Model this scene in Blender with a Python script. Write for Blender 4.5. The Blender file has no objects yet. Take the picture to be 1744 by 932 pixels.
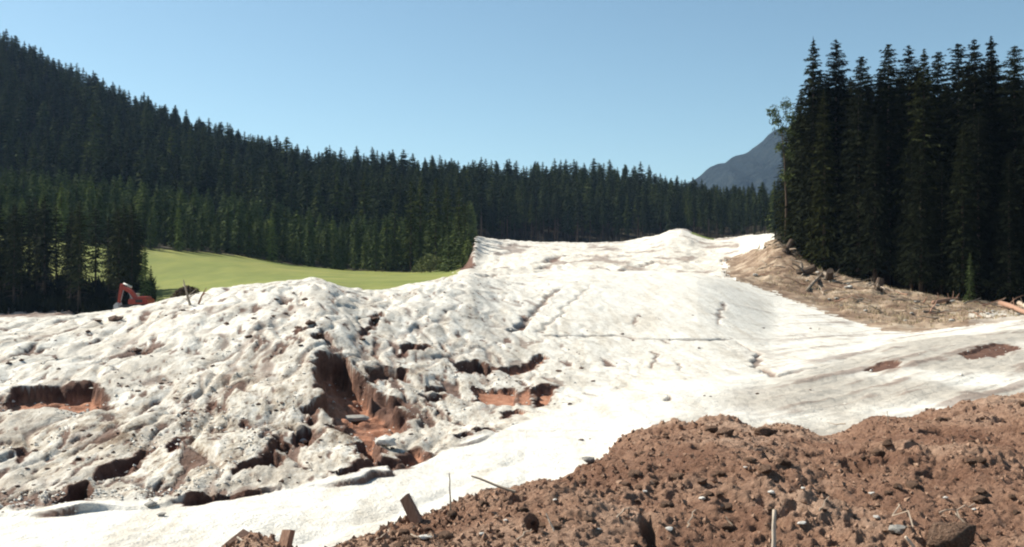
import bpy, math, random
import numpy as np
from mathutils import Vector, Matrix

R = math.radians
random.seed(7)
rng = np.random.default_rng(7)
scene = bpy.context.scene
col = scene.collection

# ------------------------------------------------------------------ camera
F, CU, CV = 1695.0, 872.0, 466.0          # focal length and centre, in pixels of the 1744 px wide photograph
cam_d = bpy.data.cameras.new('camera')
cam_d.sensor_width = 36.0
cam_d.lens = 36.0 * F / 1744.0
cam_d.clip_start = 0.1
cam_d.clip_end = 20000
cam = bpy.data.objects.new('camera', cam_d)
cam.location = (0, 0, 0)                   # eye level is z = 0
cam.rotation_euler = (R(90), 0, 0)
col.objects.link(cam)
scene.camera = cam

# ------------------------------------------------------------------ sky, sun, exposure
SUN_AZ, SUN_EL = -63.0, 43.0               # degrees right of the view direction / above the horizon
world = bpy.data.worlds.new('World')
scene.world = world
world.use_nodes = True
wn, wl = world.node_tree.nodes, world.node_tree.links
sky = wn.new('ShaderNodeTexSky')
sky.sky_type = 'NISHITA'
sky.sun_disc = False
sky.sun_elevation = R(SUN_EL)
sky.sun_rotation = R(SUN_AZ % 360)
sky.altitude = 1200
sky.air_density = 1.0
sky.dust_density = 1.0
sky.ozone_density = 1.0
tint = wn.new('ShaderNodeMix'); tint.data_type = 'RGBA'; tint.blend_type = 'MULTIPLY'; tint.inputs[0].default_value = 1.0
tint.inputs[7].default_value = (.95, 1.08, .97, 1)                 # the print's slight cyan cast
wl.new(sky.outputs[0], tint.inputs[6]); wl.new(tint.outputs[2], wn['Background'].inputs[0])
wn['Background'].inputs[1].default_value = 0.067
sun_d = bpy.data.lights.new('sun', 'SUN')
sun_d.energy = 5.0
sun_d.angle = R(0.5)
sun_d.color = (1.0, 0.945, 0.84)
sun = bpy.data.objects.new('sun', sun_d)
sd = Vector((math.sin(R(SUN_AZ)) * math.cos(R(SUN_EL)), math.cos(R(SUN_AZ)) * math.cos(R(SUN_EL)), math.sin(R(SUN_EL))))
sun.rotation_euler = sd.to_track_quat('Z', 'Y').to_euler()
sun.location = (-60, 30, 80)
col.objects.link(sun)
scene.view_settings.view_transform = 'Standard'
scene.view_settings.look = 'None'
scene.view_settings.gamma = 1.0
scene.view_settings.exposure = 0.92
scene.cycles.max_bounces = 6
scene.cycles.volume_bounces = 1
scene.cycles.pixel_filter_type = 'BLACKMAN_HARRIS'
scene.cycles.filter_width = 2.1

# ------------------------------------------------------------------ helpers
def tag(o, label=None, cat=None, group=None, kind=None):
    if label: o['label'] = label
    if cat: o['category'] = cat
    if group: o['group'] = group
    if kind: o['kind'] = kind
    return o

def link(name, me, parent=None):
    o = bpy.data.objects.new(name, me)
    col.objects.link(o)
    if parent is not None: o.parent = parent
    return o

def mesh_np(name, V, faces, mats, smooth=False, mat_idx=None):
    """faces: an (n,3) or (n,4) array, or a list of polygons"""
    me = bpy.data.meshes.new(name)
    V = np.asarray(V, np.float32)
    if isinstance(faces, np.ndarray) and faces.ndim == 2:
        n, k = faces.shape
        me.vertices.add(len(V)); me.vertices.foreach_set('co', V.ravel())
        me.loops.add(n * k); me.loops.foreach_set('vertex_index', faces.astype(np.int32).ravel())
        me.polygons.add(n); me.polygons.foreach_set('loop_start', np.arange(0, n * k, k, dtype=np.int32))
    else:
        me.from_pydata([tuple(map(float, v)) for v in V], [], faces)
    for m in (mats if isinstance(mats, (list, tuple)) else [mats]): me.materials.append(m)
    if mat_idx is not None: me.polygons.foreach_set('material_index', np.asarray(mat_idx, np.int32))
    me.polygons.foreach_set('use_smooth', np.full(len(me.polygons), bool(smooth)))
    me.update(calc_edges=True)
    me.validate()
    return me

_P = rng.permutation(256).astype(np.int64)
_P = np.concatenate([_P, _P])
_GA = np.linspace(0, 2 * np.pi, 256, endpoint=False)
_GX, _GY = np.cos(_GA), np.sin(_GA)
def perlin(x, y, seed=0):
    x = x + seed * 17.31; y = y + seed * 5.77
    xi = np.floor(x).astype(np.int64); yi = np.floor(y).astype(np.int64)
    xf = x - xi; yf = y - yi
    u = xf * xf * xf * (xf * (xf * 6 - 15) + 10); v = yf * yf * yf * (yf * (yf * 6 - 15) + 10)
    X, Y, X1, Y1 = xi & 255, yi & 255, (xi + 1) & 255, (yi + 1) & 255
    def g(a, b, dx, dy):
        h = _P[_P[a] + b]
        return _GX[h] * dx + _GY[h] * dy
    n00, n10 = g(X, Y, xf, yf), g(X1, Y, xf - 1, yf)
    n01, n11 = g(X, Y1, xf, yf - 1), g(X1, Y1, xf - 1, yf - 1)
    a = n00 + u * (n10 - n00); b = n01 + u * (n11 - n01)
    return (a + v * (b - a)) * 1.5
def fbm(x, y, oct=4, seed=0, gain=.5):
    s = 0; a = 1; f = 1
    for o in range(oct):
        s = s + a * perlin(x * f, y * f, seed + o * 3); a *= gain; f *= 2.03
    return s
def billow(x, y, oct=3, seed=0, gain=.5):
    s = 0; a = 1; f = 1
    for o in range(oct):
        s = s + a * (np.abs(perlin(x * f, y * f, seed + o * 3)) * 2 - .6); a *= gain; f *= 2.1
    return s
def sstep(a, b, x):
    t = np.clip((x - a) / (b - a), 0, 1)
    return t * t * (3 - 2 * t)

# ------------------------------------------------------------------ materials
def new_mat(name):
    m = bpy.data.materials.new(name); m.use_nodes = True
    nt = m.node_tree; b = nt.nodes['Principled BSDF']
    b.inputs['Roughness'].default_value = .9
    b.inputs['Specular IOR Level'].default_value = .15
    return m, nt, b
def noise_node(nt, scale, detail=5, rough=.6, coord='Object', stretch=None):
    tc = nt.nodes.new('ShaderNodeTexCoord'); n = nt.nodes.new('ShaderNodeTexNoise')
    n.inputs['Scale'].default_value = scale; n.inputs['Detail'].default_value = detail; n.inputs['Roughness'].default_value = rough
    if stretch:
        mp = nt.nodes.new('ShaderNodeMapping'); mp.inputs['Scale'].default_value = stretch
        nt.links.new(tc.outputs[coord], mp.inputs[0]); nt.links.new(mp.outputs[0], n.inputs['Vector'])
    else:
        nt.links.new(tc.outputs[coord], n.inputs['Vector'])
    return n.outputs['Fac']
def ramp(nt, fac, stops):
    r = nt.nodes.new('ShaderNodeValToRGB')
    e = r.color_ramp.elements
    while len(e) < len(stops): e.new(.5)
    for k, (p, c) in enumerate(stops):
        e[k].position = p; e[k].color = (*c, 1) if len(c) == 3 else c
    nt.links.new(fac, r.inputs[0])
    return r.outputs[0]
def mixc(nt, fac, a, b, mode='MIX'):
    m = nt.nodes.new('ShaderNodeMix'); m.data_type = 'RGBA'; m.blend_type = mode
    for s, x in ((0, fac), (6, a), (7, b)):
        if isinstance(x, (int, float)): m.inputs[s].default_value = x
        elif isinstance(x, tuple): m.inputs[s].default_value = (*x, 1)
        else: nt.links.new(x, m.inputs[s])
    return m.outputs[2]
def bump(nt, b, height, strength=.5, dist=.05):
    n = nt.nodes.new('ShaderNodeBump'); n.inputs['Strength'].default_value = strength; n.inputs['Distance'].default_value = dist
    nt.links.new(height, n.inputs['Height']); nt.links.new(n.outputs[0], b.inputs['Normal'])
def simple(name, c1, c2, scale=6, bstr=.4, bdist=.02, rough=.9, detail=5, obj_rand=0.0, stretch=None, spec=.15):
    m, nt, b = new_mat(name)
    f = noise_node(nt, scale, detail, stretch=stretch)
    c = ramp(nt, f, [(.3, c1), (.7, c2)])
    if obj_rand:
        oi = nt.nodes.new('ShaderNodeObjectInfo')
        k = ramp(nt, oi.outputs['Random'], [(0, (1 - obj_rand,) * 3), (1, (1 + obj_rand * .0,) * 3)])
        c = mixc(nt, 1.0, c, k, 'MULTIPLY')
    nt.links.new(c, b.inputs['Base Color'])
    b.inputs['Roughness'].default_value = rough
    b.inputs['Specular IOR Level'].default_value = spec
    if bstr: bump(nt, b, f, bstr, bdist)
    return m

def ground_mat():
    m, nt, b = new_mat('pale_mud_sand')
    at = nt.nodes.new('ShaderNodeAttribute'); at.attribute_name = 'mask'
    sep = nt.nodes.new('ShaderNodeSeparateColor'); nt.links.new(at.outputs['Color'], sep.inputs[0])
    n1 = noise_node(nt, .35, 6); n2 = noise_node(nt, 3.0, 6, .7); n3 = noise_node(nt, 14, 4, .7)
    sand = ramp(nt, n1, [(.3, (.62, .598, .54)), (.7, (.725, .705, .645))])
    sp = ramp(nt, n2, [(.32, (.70, .66, .60)), (.5, (1, 1, 1))])
    sand = mixc(nt, .6, sand, sp, 'MULTIPLY')
    n4 = noise_node(nt, 7.0, 5, .75, stretch=(1, .25, 1))
    fl = ramp(nt, n4, [(.37, (.24, .17, .13)), (.45, (.82, .79, .75)), (.55, (1, 1, 1))])
    n5 = noise_node(nt, 1.0, 5, .65, stretch=(1.3, .13, .6))
    stk = ramp(nt, n5, [(.36, (.70, .63, .55)), (.5, (1, 1, 1))])
    sand = mixc(nt, .45, sand, stk, 'MULTIPLY')
    n6 = noise_node(nt, 1.8, 7, .78, stretch=(1, .3, 1))
    mot = ramp(nt, n6, [(.38, (.40, .32, .26)), (.48, (.80, .76, .71)), (.57, (1, 1, 1))])
    sand = mixc(nt, at.outputs['Alpha'], sand, mot, 'MULTIPLY')
    gm = nt.nodes.new('ShaderNodeMath'); gm.operation = 'MULTIPLY'; nt.links.new(at.outputs['Alpha'], gm.inputs[0]); gm.inputs[1].default_value = .95
    sand = mixc(nt, gm.outputs[0], sand, fl, 'MULTIPLY')
    grey = ramp(nt, n2, [(.3, (.33, .30, .255)), (.7, (.45, .415, .36))])
    c = mixc(nt, sep.outputs[2], sand, grey)
    soil = ramp(nt, n2, [(.3, (.065, .032, .024)), (.65, (.16, .088, .062))])
    c = mixc(nt, sep.outputs[0], c, soil)
    red = ramp(nt, n2, [(.3, (.24, .10, .055)), (.62, (.40, .20, .125)), (.75, (.52, .40, .31))])
    c = mixc(nt, sep.outputs[1], c, red)
    nt.links.new(c, b.inputs['Base Color'])
    ad = nt.nodes.new('ShaderNodeMath'); ad.operation = 'ADD'
    nt.links.new(n2, ad.inputs[0]); nt.links.new(n3, ad.inputs[1])
    bump(nt, b, ad.outputs[0], .75, .068)
    return m
MAT_SAND = ground_mat()

def heap_mat():
    m, nt, b = new_mat('crumbly_brown_earth')
    n1 = noise_node(nt, .55, 4); n2 = noise_node(nt, 5, 7, .75); n3 = noise_node(nt, 38, 5, .75)
    c = ramp(nt, n1, [(.33, (.235, .122, .08)), (.5, (.43, .26, .178)), (.66, (.60, .42, .31))])
    n4 = noise_node(nt, 11, 6, .8)
    c2 = ramp(nt, n4, [(.32, (.55, .48, .44)), (.5, (.95, .92, .9)), (.68, (1.3, 1.27, 1.22))])
    c = mixc(nt, .9, c, c2, 'MULTIPLY')
    nt.links.new(c, b.inputs['Base Color'])
    ad = nt.nodes.new('ShaderNodeMath'); ad.operation = 'ADD'
    nt.links.new(n2, ad.inputs[0]); nt.links.new(n3, ad.inputs[1])
    bump(nt, b, ad.outputs[0], 1.0, .09)
    return m
MAT_HEAP = heap_mat()
MAT_BANK = None
def bank_mat():
    m, nt, b = new_mat('dry_torn_bank')
    at = nt.nodes.new('ShaderNodeAttribute'); at.attribute_name = 'mask'
    sep = nt.nodes.new('ShaderNodeSeparateColor'); nt.links.new(at.outputs['Color'], sep.inputs[0])
    n1 = noise_node(nt, .35, 5); n2 = noise_node(nt, 1.3, 6, .7)
    c = ramp(nt, n1, [(.34, (.125, .08, .054)), (.5, (.25, .18, .125)), (.66, (.39, .315, .235))])
    k = ramp(nt, n2, [(.3, (.5, .45, .42)), (.6, (1.1, 1.1, 1.1))])
    c = mixc(nt, .85, c, k, 'MULTIPLY')
    c = mixc(nt, sep.outputs[2], c, (.52, .49, .43))
    nt.links.new(c, b.inputs['Base Color'])
    bump(nt, b, n2, .8, .13)
    return m
MAT_BANK = bank_mat()
def meadow_mat():
    m, nt, b = new_mat('mown_meadow_grass')
    n1 = noise_node(nt, .03, 5); n2 = noise_node(nt, .22, 6, .7, stretch=(1, .35, 1)); n3 = noise_node(nt, 2.5, 3)
    c = ramp(nt, n1, [(.3, (.125, .158, .036)), (.5, (.175, .19, .048)), (.7, (.225, .222, .066))])
    k = ramp(nt, n2, [(.3, (.66, .74, .66)), (.65, (1.12, 1.07, 1))])
    c = mixc(nt, .8, c, k, 'MULTIPLY')
    nt.links.new(c, b.inputs['Base Color'])
    bump(nt, b, n3, .6, .1)
    return m
MAT_MEADOW = meadow_mat()
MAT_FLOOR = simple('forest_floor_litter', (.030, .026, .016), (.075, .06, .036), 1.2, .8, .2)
def leaf_mat(name, dark, light, rand=.5):
    m, nt, b = new_mat(name)
    oi = nt.nodes.new('ShaderNodeObjectInfo')
    n = noise_node(nt, .9, 3)
    c = ramp(nt, n, [(.32, dark), (.7, light)])
    k = ramp(nt, oi.outputs['Random'], [(0, (1 - rand, 1 - rand * .95, 1 - rand)), (.5, (.85, .85, .85)), (.8, (1.05, 1.05, 1.0)), (1, (1.6, 1.5, 1.1))])
    c = mixc(nt, 1.0, c, k, 'MULTIPLY')
    nt.links.new(c, b.inputs['Base Color'])
    b.inputs['Roughness'].default_value = .9
    b.inputs['Specular IOR Level'].default_value = .03
    return m
MAT_SPRUCE = leaf_mat('spruce_needles', (.009, .012, .006), (.022, .025, .011))
MAT_SPRUCE_FAR = leaf_mat('hillside_spruce_needles', (.026, .040, .019), (.072, .088, .038), .55)
MAT_GROVE = leaf_mat('grove_spruce_needles', (.020, .027, .012), (.048, .055, .024))
MAT_YOUNG = leaf_mat('young_spruce_needles', (.056, .082, .03), (.14, .17, .065), .45)
MAT_LARCH = leaf_mat('larch_needles', (.045, .062, .018), (.09, .105, .032), .3)
MAT_SHRUB = leaf_mat('willow_leaves', (.11, .13, .05), (.21, .22, .09), .1)
MAT_BARK = simple('spruce_bark', (.045, .032, .024), (.12, .085, .062), 4, .8, .05, stretch=(1, 1, .25))
MAT_DEADWOOD = simple('bleached_dead_wood', (.30, .23, .17), (.50, .41, .32), 5, .5, .02, stretch=(1, 1, .3), obj_rand=.4)
MAT_BROWNWOOD = simple('weathered_brown_wood', (.22, .12, .08), (.40, .25, .175), 14, .5, .01, stretch=(6, 6, .6))
MAT_PALEWOOD = simple('pale_peeled_wood', (.42, .34, .26), (.60, .52, .42), 14, .4, .01, stretch=(6, 6, .6))
MAT_CLOD = simple('dark_soil_clod', (.08, .048, .036), (.22, .14, .105), 5, .9, .05, obj_rand=.35)
MAT_EARTHCLOD = simple('brown_earth_clod', (.18, .10, .066), (.42, .275, .19), 7, 1.0, .12, obj_rand=.3)
MAT_STONE = simple('grey_stone', (.24, .225, .20), (.40, .38, .345), 7, .6, .02, obj_rand=.25)
MAT_PALESTONE = simple('pale_stone', (.48, .46, .41), (.66, .63, .58), 9, .5, .01, obj_rand=.2)
MAT_DRYGRASS = simple('dry_grass', (.27, .21, .12), (.46, .37, .23), 3, 0)
MAT_SCRUB = simple('dry_brushwood', (.07, .045, .03), (.16, .10, .065), 3, 0, obj_rand=.2)

# ------------------------------------------------------------------ terrain: profiles of the valley
# key columns (direction, in photograph pixels) and, for each line of the land, its distance (m) and where it shows (px)
ub = [-450, 0, 200, 300, 400, 470, 540, 580, 620, 680, 750, 792, 822, 900, 1000, 1100, 1200, 1260, 1320, 1400, 1510, 1600, 1700, 1900, 2250]
u_lo, u_hi = -430, 2230
Ucol = np.unique(np.concatenate([np.linspace(u_lo, -60, 32), np.linspace(-60, 1960, 590), np.linspace(1960, u_hi, 24)]))
NC = len(Ucol)
Drow = np.concatenate([np.exp(np.linspace(math.log(1.5), math.log(5.2), 16, endpoint=False)),
                       np.exp(np.linspace(math.log(5.2), math.log(15.5), 430, endpoint=False)),
                       np.exp(np.linspace(math.log(15.5), math.log(62), 440, endpoint=False)),
                       np.exp(np.linspace(math.log(62), math.log(135), 130, endpoint=False)),
                       np.exp(np.linspace(math.log(135), math.log(345), 90, endpoint=False)),
                       np.exp(np.linspace(math.log(345), math.log(1500), 44))])
NR = len(Drow)
def z2v(z, d): return CV - np.asarray(z) * F / np.asarray(d)
def v2z(v, d): return (CV - np.asarray(v)) * np.asarray(d) / F
def cols(pairs, sig=10):
    """piecewise-linear curve over the columns, slightly rounded"""
    p = np.array(pairs, float)
    uu = np.arange(u_lo - 200, u_hi + 201, 2.0)
    y = np.interp(uu, p[:, 0], p[:, 1])
    if sig:
        n = int(1.5 * sig) + 1
        k = np.exp(-.5 * (np.arange(-n, n + 1) * 2.0 / sig) ** 2); k /= k.sum()
        y = np.convolve(np.pad(y, n, mode='edge'), k, mode='valid')
    return np.interp(Ucol, uu, y)
ones = np.ones(NC)
def B(vals, sig=14): return cols(list(zip(ub, vals)), sig)

vE = cols([(-450, 1040), (0, 985), (330, 945), (390, 918), (430, 908), (470, 922), (530, 940), (570, 928), (610, 912), (700, 893), (760, 884), (790, 868), (835, 836), (900, 828), (960, 815), (1000, 803),
           (1040, 762), (1080, 740), (1130, 735), (1150, 724), (1190, 719), (1250, 722), (1290, 736), (1320, 727), (1350, 729), (1400, 742), (1440, 735), (1480, 716),
           (1560, 711), (1610, 702), (1640, 690), (1700, 682), (1800, 668), (2250, 650)], 5)
dE = 1.9 * F / (vE - CV)
vS0 = cols([(-450, 925), (0, 882), (100, 872), (150, 866), (300, 860), (420, 850), (500, 836), (600, 815), (700, 797), (780, 762), (850, 735), (950, 700), (1050, 670), (1150, 650), (1300, 640), (1400, 615), (1500, 585), (1600, 572), (1700, 562), (1900, 552), (2250, 540)])
dS0 = cols([(-450, 13), (0, 13.5), (420, 15), (600, 17), (700, 18.5), (780, 21), (850, 23), (950, 26), (1050, 29), (1150, 31), (1300, 33), (1400, 37), (1500, 44), (1600, 47), (1700, 49), (2250, 52)])
scarp = cols([(-450, .1), (0, .10), (70, .14), (95, .5), (150, .5), (175, .16), (280, .08), (305, .36), (380, .40), (450, .34), (480, .1), (550, .12), (575, .45), (640, .42), (740, .38), (765, .12), (782, .26), (842, .24), (860, .06), (930, .02), (2250, .02)], 22)
zS0 = v2z(vS0, dS0)
#                    -450   0   200  300  400  470  540  580  620  680  750  792  822  900 1000 1100 1200 1260 1320 1400 1510 1600 1700 1900 2250
vK = cols([(-450, 578), (0, 551), (100, 541), (200, 532), (230, 527), (260, 519), (320, 504), (400, 488), (460, 482), (500, 479), (530, 473), (545, 474), (580, 488), (620, 497), (680, 490), (750, 474), (800, 464), (850, 470), (900, 468), (960, 462),
           (1000, 459), (1100, 462), (1160, 464), (1220, 470), (1260, 480), (1320, 500), (1400, 530), (1460, 552), (1510, 570), (1560, 566), (1600, 562), (1700, 548), (1900, 535), (2250, 525)], 6)
vK = np.where(Ucol > 1060, np.convolve(np.pad(vK, 18, mode='edge'), np.ones(37) / 37, mode='valid'), vK)
dK = B([              36,  38,  42,  43,  45,  45,  46,  47,  50,  54,  60,  66,  70,  78,  84,  88,  88,  86,  82,  72,  58,  58,  60,  62,  62])
vD = B([             590, 562, 540, 514, 494, 487, 481, 492, 500, 496, 482, 472, 474, 470, 464, 466, 468, 470, 472, 505, 528, 535, 535, 528, 520], 8)
dD = B([              62,  62,  64,  64,  62,  60,  60,  60,  64,  68,  75,  82,  85,  95, 102, 106, 106, 102,  96,  84,  74,  72,  72,  72,  72])
vM = B([             552, 539, 538, 515, 493, 484, 478, 480, 482, 480, 476, 462, 460, 452, 447, 446, 446, 440, 408, 466, 490, 508, 520, 524, 515], 8)
dM = B([             112, 112, 114, 112, 110, 108, 106, 106, 106, 106, 108, 112, 125, 130, 135, 135, 135, 132, 117, 102,  93,  89,  86,  86,  86], 8)
vV = cols([(-450, 390), (0, 405), (130, 414), (260, 426), (400, 436), (500, 452), (600, 462), (700, 465), (770, 461), (786, 456), (798, 440), (806, 401), (822, 404), (850, 409), (900, 412), (1000, 414), (1060, 412), (1095, 406), (1125, 400), (1142, 391), (1165, 390), (1190, 400), (1215, 408), (1250, 404), (1290, 400),
           (1320, 398), (1400, 452), (1510, 478), (1600, 495), (1700, 505), (1900, 500), (2250, 480)], 4)
dV = B([             185, 190, 195, 200, 210, 214, 217, 217, 215, 210, 200, 190, 262, 290, 300, 295, 265, 250, 155, 140, 130, 125, 122, 122, 122], 6)
vP = B([             335, 362, 375, 390, 405, 414, 422, 426, 430, 433, 432, 425, 416, 418, 419, 416, 412, 410, 404, 430, 450, 460, 465, 450, 420], 20)
dP = B([             280, 280, 280, 280, 285, 285, 285, 285, 285, 280, 290, 300, 325, 330, 335, 335, 330, 320, 250, 210, 200, 200, 200, 200, 200], 12)
vH = -12 + B([             -60, 136, 232, 276, 308, 330, 342, 347, 351, 358, 361, 362, 364, 368, 362, 368, 383, 390, 394, 396, 395, 390, 380, 350, 320], 30)
dH = B([             470, 480, 470, 465, 460, 455, 450, 450, 445, 440, 435, 435, 435, 435, 435, 435, 430, 425, 420, 420, 420, 420, 420, 420, 420], 30)

knots = [(1.5 * ones, z2v(-1.76, 1.5) * ones), (5.0 * ones, z2v(-1.82, 5.0) * ones), (dE, vE), (dE * 1.2, z2v(-2.75, dE * 1.2)),
         (dS0, vS0), (dK, vK), (dD, vD), (dM, vM), (dV, vV), (dP, vP), (dH, vH),
         (820 * ones, vH + 50), (1500 * ones, np.maximum(vH + 90, 440))]
KL = np.array([np.log(k[0]) for k in knots]); KV = np.array([k[1] for k in knots])
h = np.diff(KL, axis=0); dl = np.diff(KV, axis=0) / h
M_ = np.zeros_like(KV)
for k in range(1, len(knots) - 1):
    s = dl[k - 1] * dl[k] > 0
    w1, w2 = 2 * h[k] + h[k - 1], h[k] + 2 * h[k - 1]
    with np.errstate(divide='ignore', invalid='ignore'):
        M_[k] = np.where(s, (w1 + w2) / (w1 / dl[k - 1] + w2 / dl[k]), 0)
M_[0], M_[-1] = dl[0], dl[-1]
_X0 = (Ucol[None, :] - CU) * Drow[:, None] / F; _Y0 = Drow[:, None] * np.ones((1, NC))
_w = (.8 * perlin(_X0 * .5, _Y0 * .4, 14) + .3 * perlin(_X0 * 1.4, _Y0 * 1.2, 15)) * np.exp(-((_Y0 - dS0[None, :] - .1) / 1.3) ** 2) * cols([(-450, 1), (780, 1), (900, .4), (1000, 0), (2250, 0)], 20)[None, :]
LD = np.log(_Y0)
VV = np.tile(KV[0], (NR, 1))
for k in range(len(knots) - 1):
    t = (LD - KL[k]) / h[k]
    inside = t >= 0
    tt = np.clip(t, 0, 1)
    hv = (2 * tt**3 - 3 * tt**2 + 1) * KV[k] + (tt**3 - 2 * tt**2 + tt) * h[k] * M_[k] + (-2 * tt**3 + 3 * tt**2) * KV[k + 1] + (tt**3 - tt**2) * h[k] * M_[k + 1]
    VV = np.where(inside, hv, VV)
DD = Drow[:, None] * np.ones((1, NC)); UU = np.ones((NR, 1)) * Ucol[None, :]
XX = (UU - CU) * DD / F; YY = DD; ZZ = v2z(VV, DD)

def base_hit(u, v):
    """distance at which the land first shows at photograph point (u, v)"""
    c = int(np.argmin(np.abs(Ucol - u)))
    p = VV[:, c]
    i = np.where((p <= v) & (Drow > 5))[0]
    i = i[0] if len(i) else NR - 1
    return Drow[i]
def to_xy(u, v):
    d = base_hit(u, v)
    return ((u - CU) * d / F, d)

# zones ------------------------------------------------------------
wob = 6 * perlin(XX * .9, YY * .9, 5) + 4 * perlin(XX * 2.7, YY * 2.7, 6)
inHeap = DD < (dE * 1.13)[None, :] * (1 + .004 * wob)
afterS = DD > dS0[None, :]
beyK = DD > (dK * 1.0)[None, :]
Ux = np.interp
bankedge = (1.0 + .006 * wob)
isRight = UU > 1235 + 2.2 * wob
bank = isRight & (DD > dK[None, :] * bankedge * cols([(1200, 1.12), (1260, 1.02), (1320, 1.0), (2250, 1)], 4)[None, :]) & (DD <= (dM * 1.03)[None, :]) & ~((UU < 1300) & (VV < 425))
floor = (isRight & (UU > 1318) & (DD > (dM * 1.03)[None, :])) | (DD > (dV * 1.015)[None, :] * (1 + .004 * wob))
meadow = (UU < 778 + 1.5 * wob) & (DD > dD[None, :] * cols([(-450, 2.12), (250, 2.08), (290, 1.35), (400, 1.02), (800, .98)], 8)[None, :] * (1 + .004 * wob)) & ~floor
zone = np.zeros((NR, NC), np.int8)          # 0 sand, 1 heap, 2 meadow, 3 bank, 4 forest floor
zone[(UU > 1174 + wob * .6) & (UU < 1216 + wob) & (DD > dV[None, :] * .86) & (DD < dV[None, :] * 1.01)] = 2
zone[meadow] = 2; zone[bank] = 3; zone[floor] = 4; zone[inHeap] = 1

# relief -------------------------------------------------------------
face = sstep(.02, .7, DD - dS0[None, :]) * (1 - sstep(.97, 1.12, DD / dK[None, :]))
rough_u = cols([(-450, 1), (560, 1), (720, .9), (850, .65), (960, .42), (1100, .26), (1300, .18), (2250, .15)], 30)[None, :]
mound = face * rough_u
rel = np.zeros_like(ZZ)
warp = perlin(XX * .4, YY * .4, 31) * .8
rill = 1 - np.abs(perlin((XX + .12 * YY) * 1.1 + warp, YY * .16, 11)) * 2
XS = XX + .15 * YY                                                                     # the rills run a little across the line of sight
rel += mound * (.15 * fbm(XX * .35, YY * .3, 3, 1) - .17 * np.clip(rill - .45, 0, 1) + .036 * fbm(XS * 1.5 + warp * .4, YY * .16, 3, 2, .5) - .018 * (np.abs(perlin(XS * 3.0 + warp * .4, YY * .3, 3)) * 2 - .6) + .011 * fbm(XS * 6.5, YY * 1.2, 4, 4, .85))
rel += mound * sstep(.25, .9, (VV - vK[None, :]) / (vS0 - vK)[None, :]) * .016 * fbm(XS * 2.8, YY * .6, 4, 17, .7)
edge = _Y0 + _w * 1.5 + .06 * perlin(XX * 3, YY * 3, 18) - dS0[None, :]                # distance past the broken edge of the crust
step = sstep(0, .13, edge) * np.exp(-np.clip(edge, 0, 99) / 5.0)
rel += step * (.34 * scarp[None, :] * (.8 + .5 * perlin(XX * .8, YY * .8, 19)))
track = sstep(0, 1.5, DD - (dE * 1.2)[None, :]) * (1 - sstep(-1.5, .2, DD - dS0[None, :]))
rel += track * (.05 * fbm(XX * .5, YY * .5, 3, 21) + .015 * perlin(XX * 5, YY * 3, 22) - .05 * np.exp(-((DD / dS0[None, :] - .80) / .02) ** 2) * (UU < 900) - .045 * np.exp(-((DD / dS0[None, :] - .69) / .02) ** 2) * (UU < 900))
gravel = track * sstep(1250, 1420, UU + 3 * (VV - 640)) * sstep(1080, 1200, UU) * sstep(-.3, .5, perlin(XX * .22, YY * .16, 41) + .5)
rel += gravel * (.03 * fbm(XX * .9, YY * .35, 3, 23) + .012 * fbm(XX * 5, YY * 3, 3, 24, .7))
_al = .68 * XX + .73 * YY; _ac = -.73 * XX + .68 * YY
gst = fbm(_ac * .9, _al * .07, 4, 43, .6)
rightflat = sstep(1180, 1420, UU) * sstep(0, 2.5, DD - (dE * 1.2)[None, :]) * (1 - sstep(.95, 1.02, DD / dK[None, :]))
rel += rightflat * .05 * gst
farsand = sstep(1.0, 1.2, DD / dK[None, :]) * (zone == 0)
rel += farsand * (.25 * fbm(XX * .12, YY * .06, 3, 25) + .18 * billow(XX * .5, YY * .2, 3, 26))
rel += sstep(1., 1.1, DD / dK[None, :]) * (zone == 3) * (.3 * fbm(XX * .25, YY * .25, 3, 27) + .16 * fbm(XX * .9, YY * .7, 4, 28, .6))
hp = (zone == 1) * sstep(3.5, 5.5, DD)
clump = np.clip(perlin(XX * .8, YY * .8, 51) + .45, 0, 1)
rel += hp * (.13 * fbm(XX * .7, YY * .7, 2, 52) + .07 * clump * fbm(XX * 2.2, YY * 2.2, 3, 53, .6) + .028 * (.3 + clump) * fbm(XX * 6, YY * 6, 3, 54, .8) + .014 * billow(XX * 8, YY * 8, 2, 56, .7) + .014 * fbm(XX * 15, YY * 15, 2, 55, .8))
rel += (zone == 2) * .1 * fbm(XX * .05, YY * .05, 3, 57)

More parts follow.
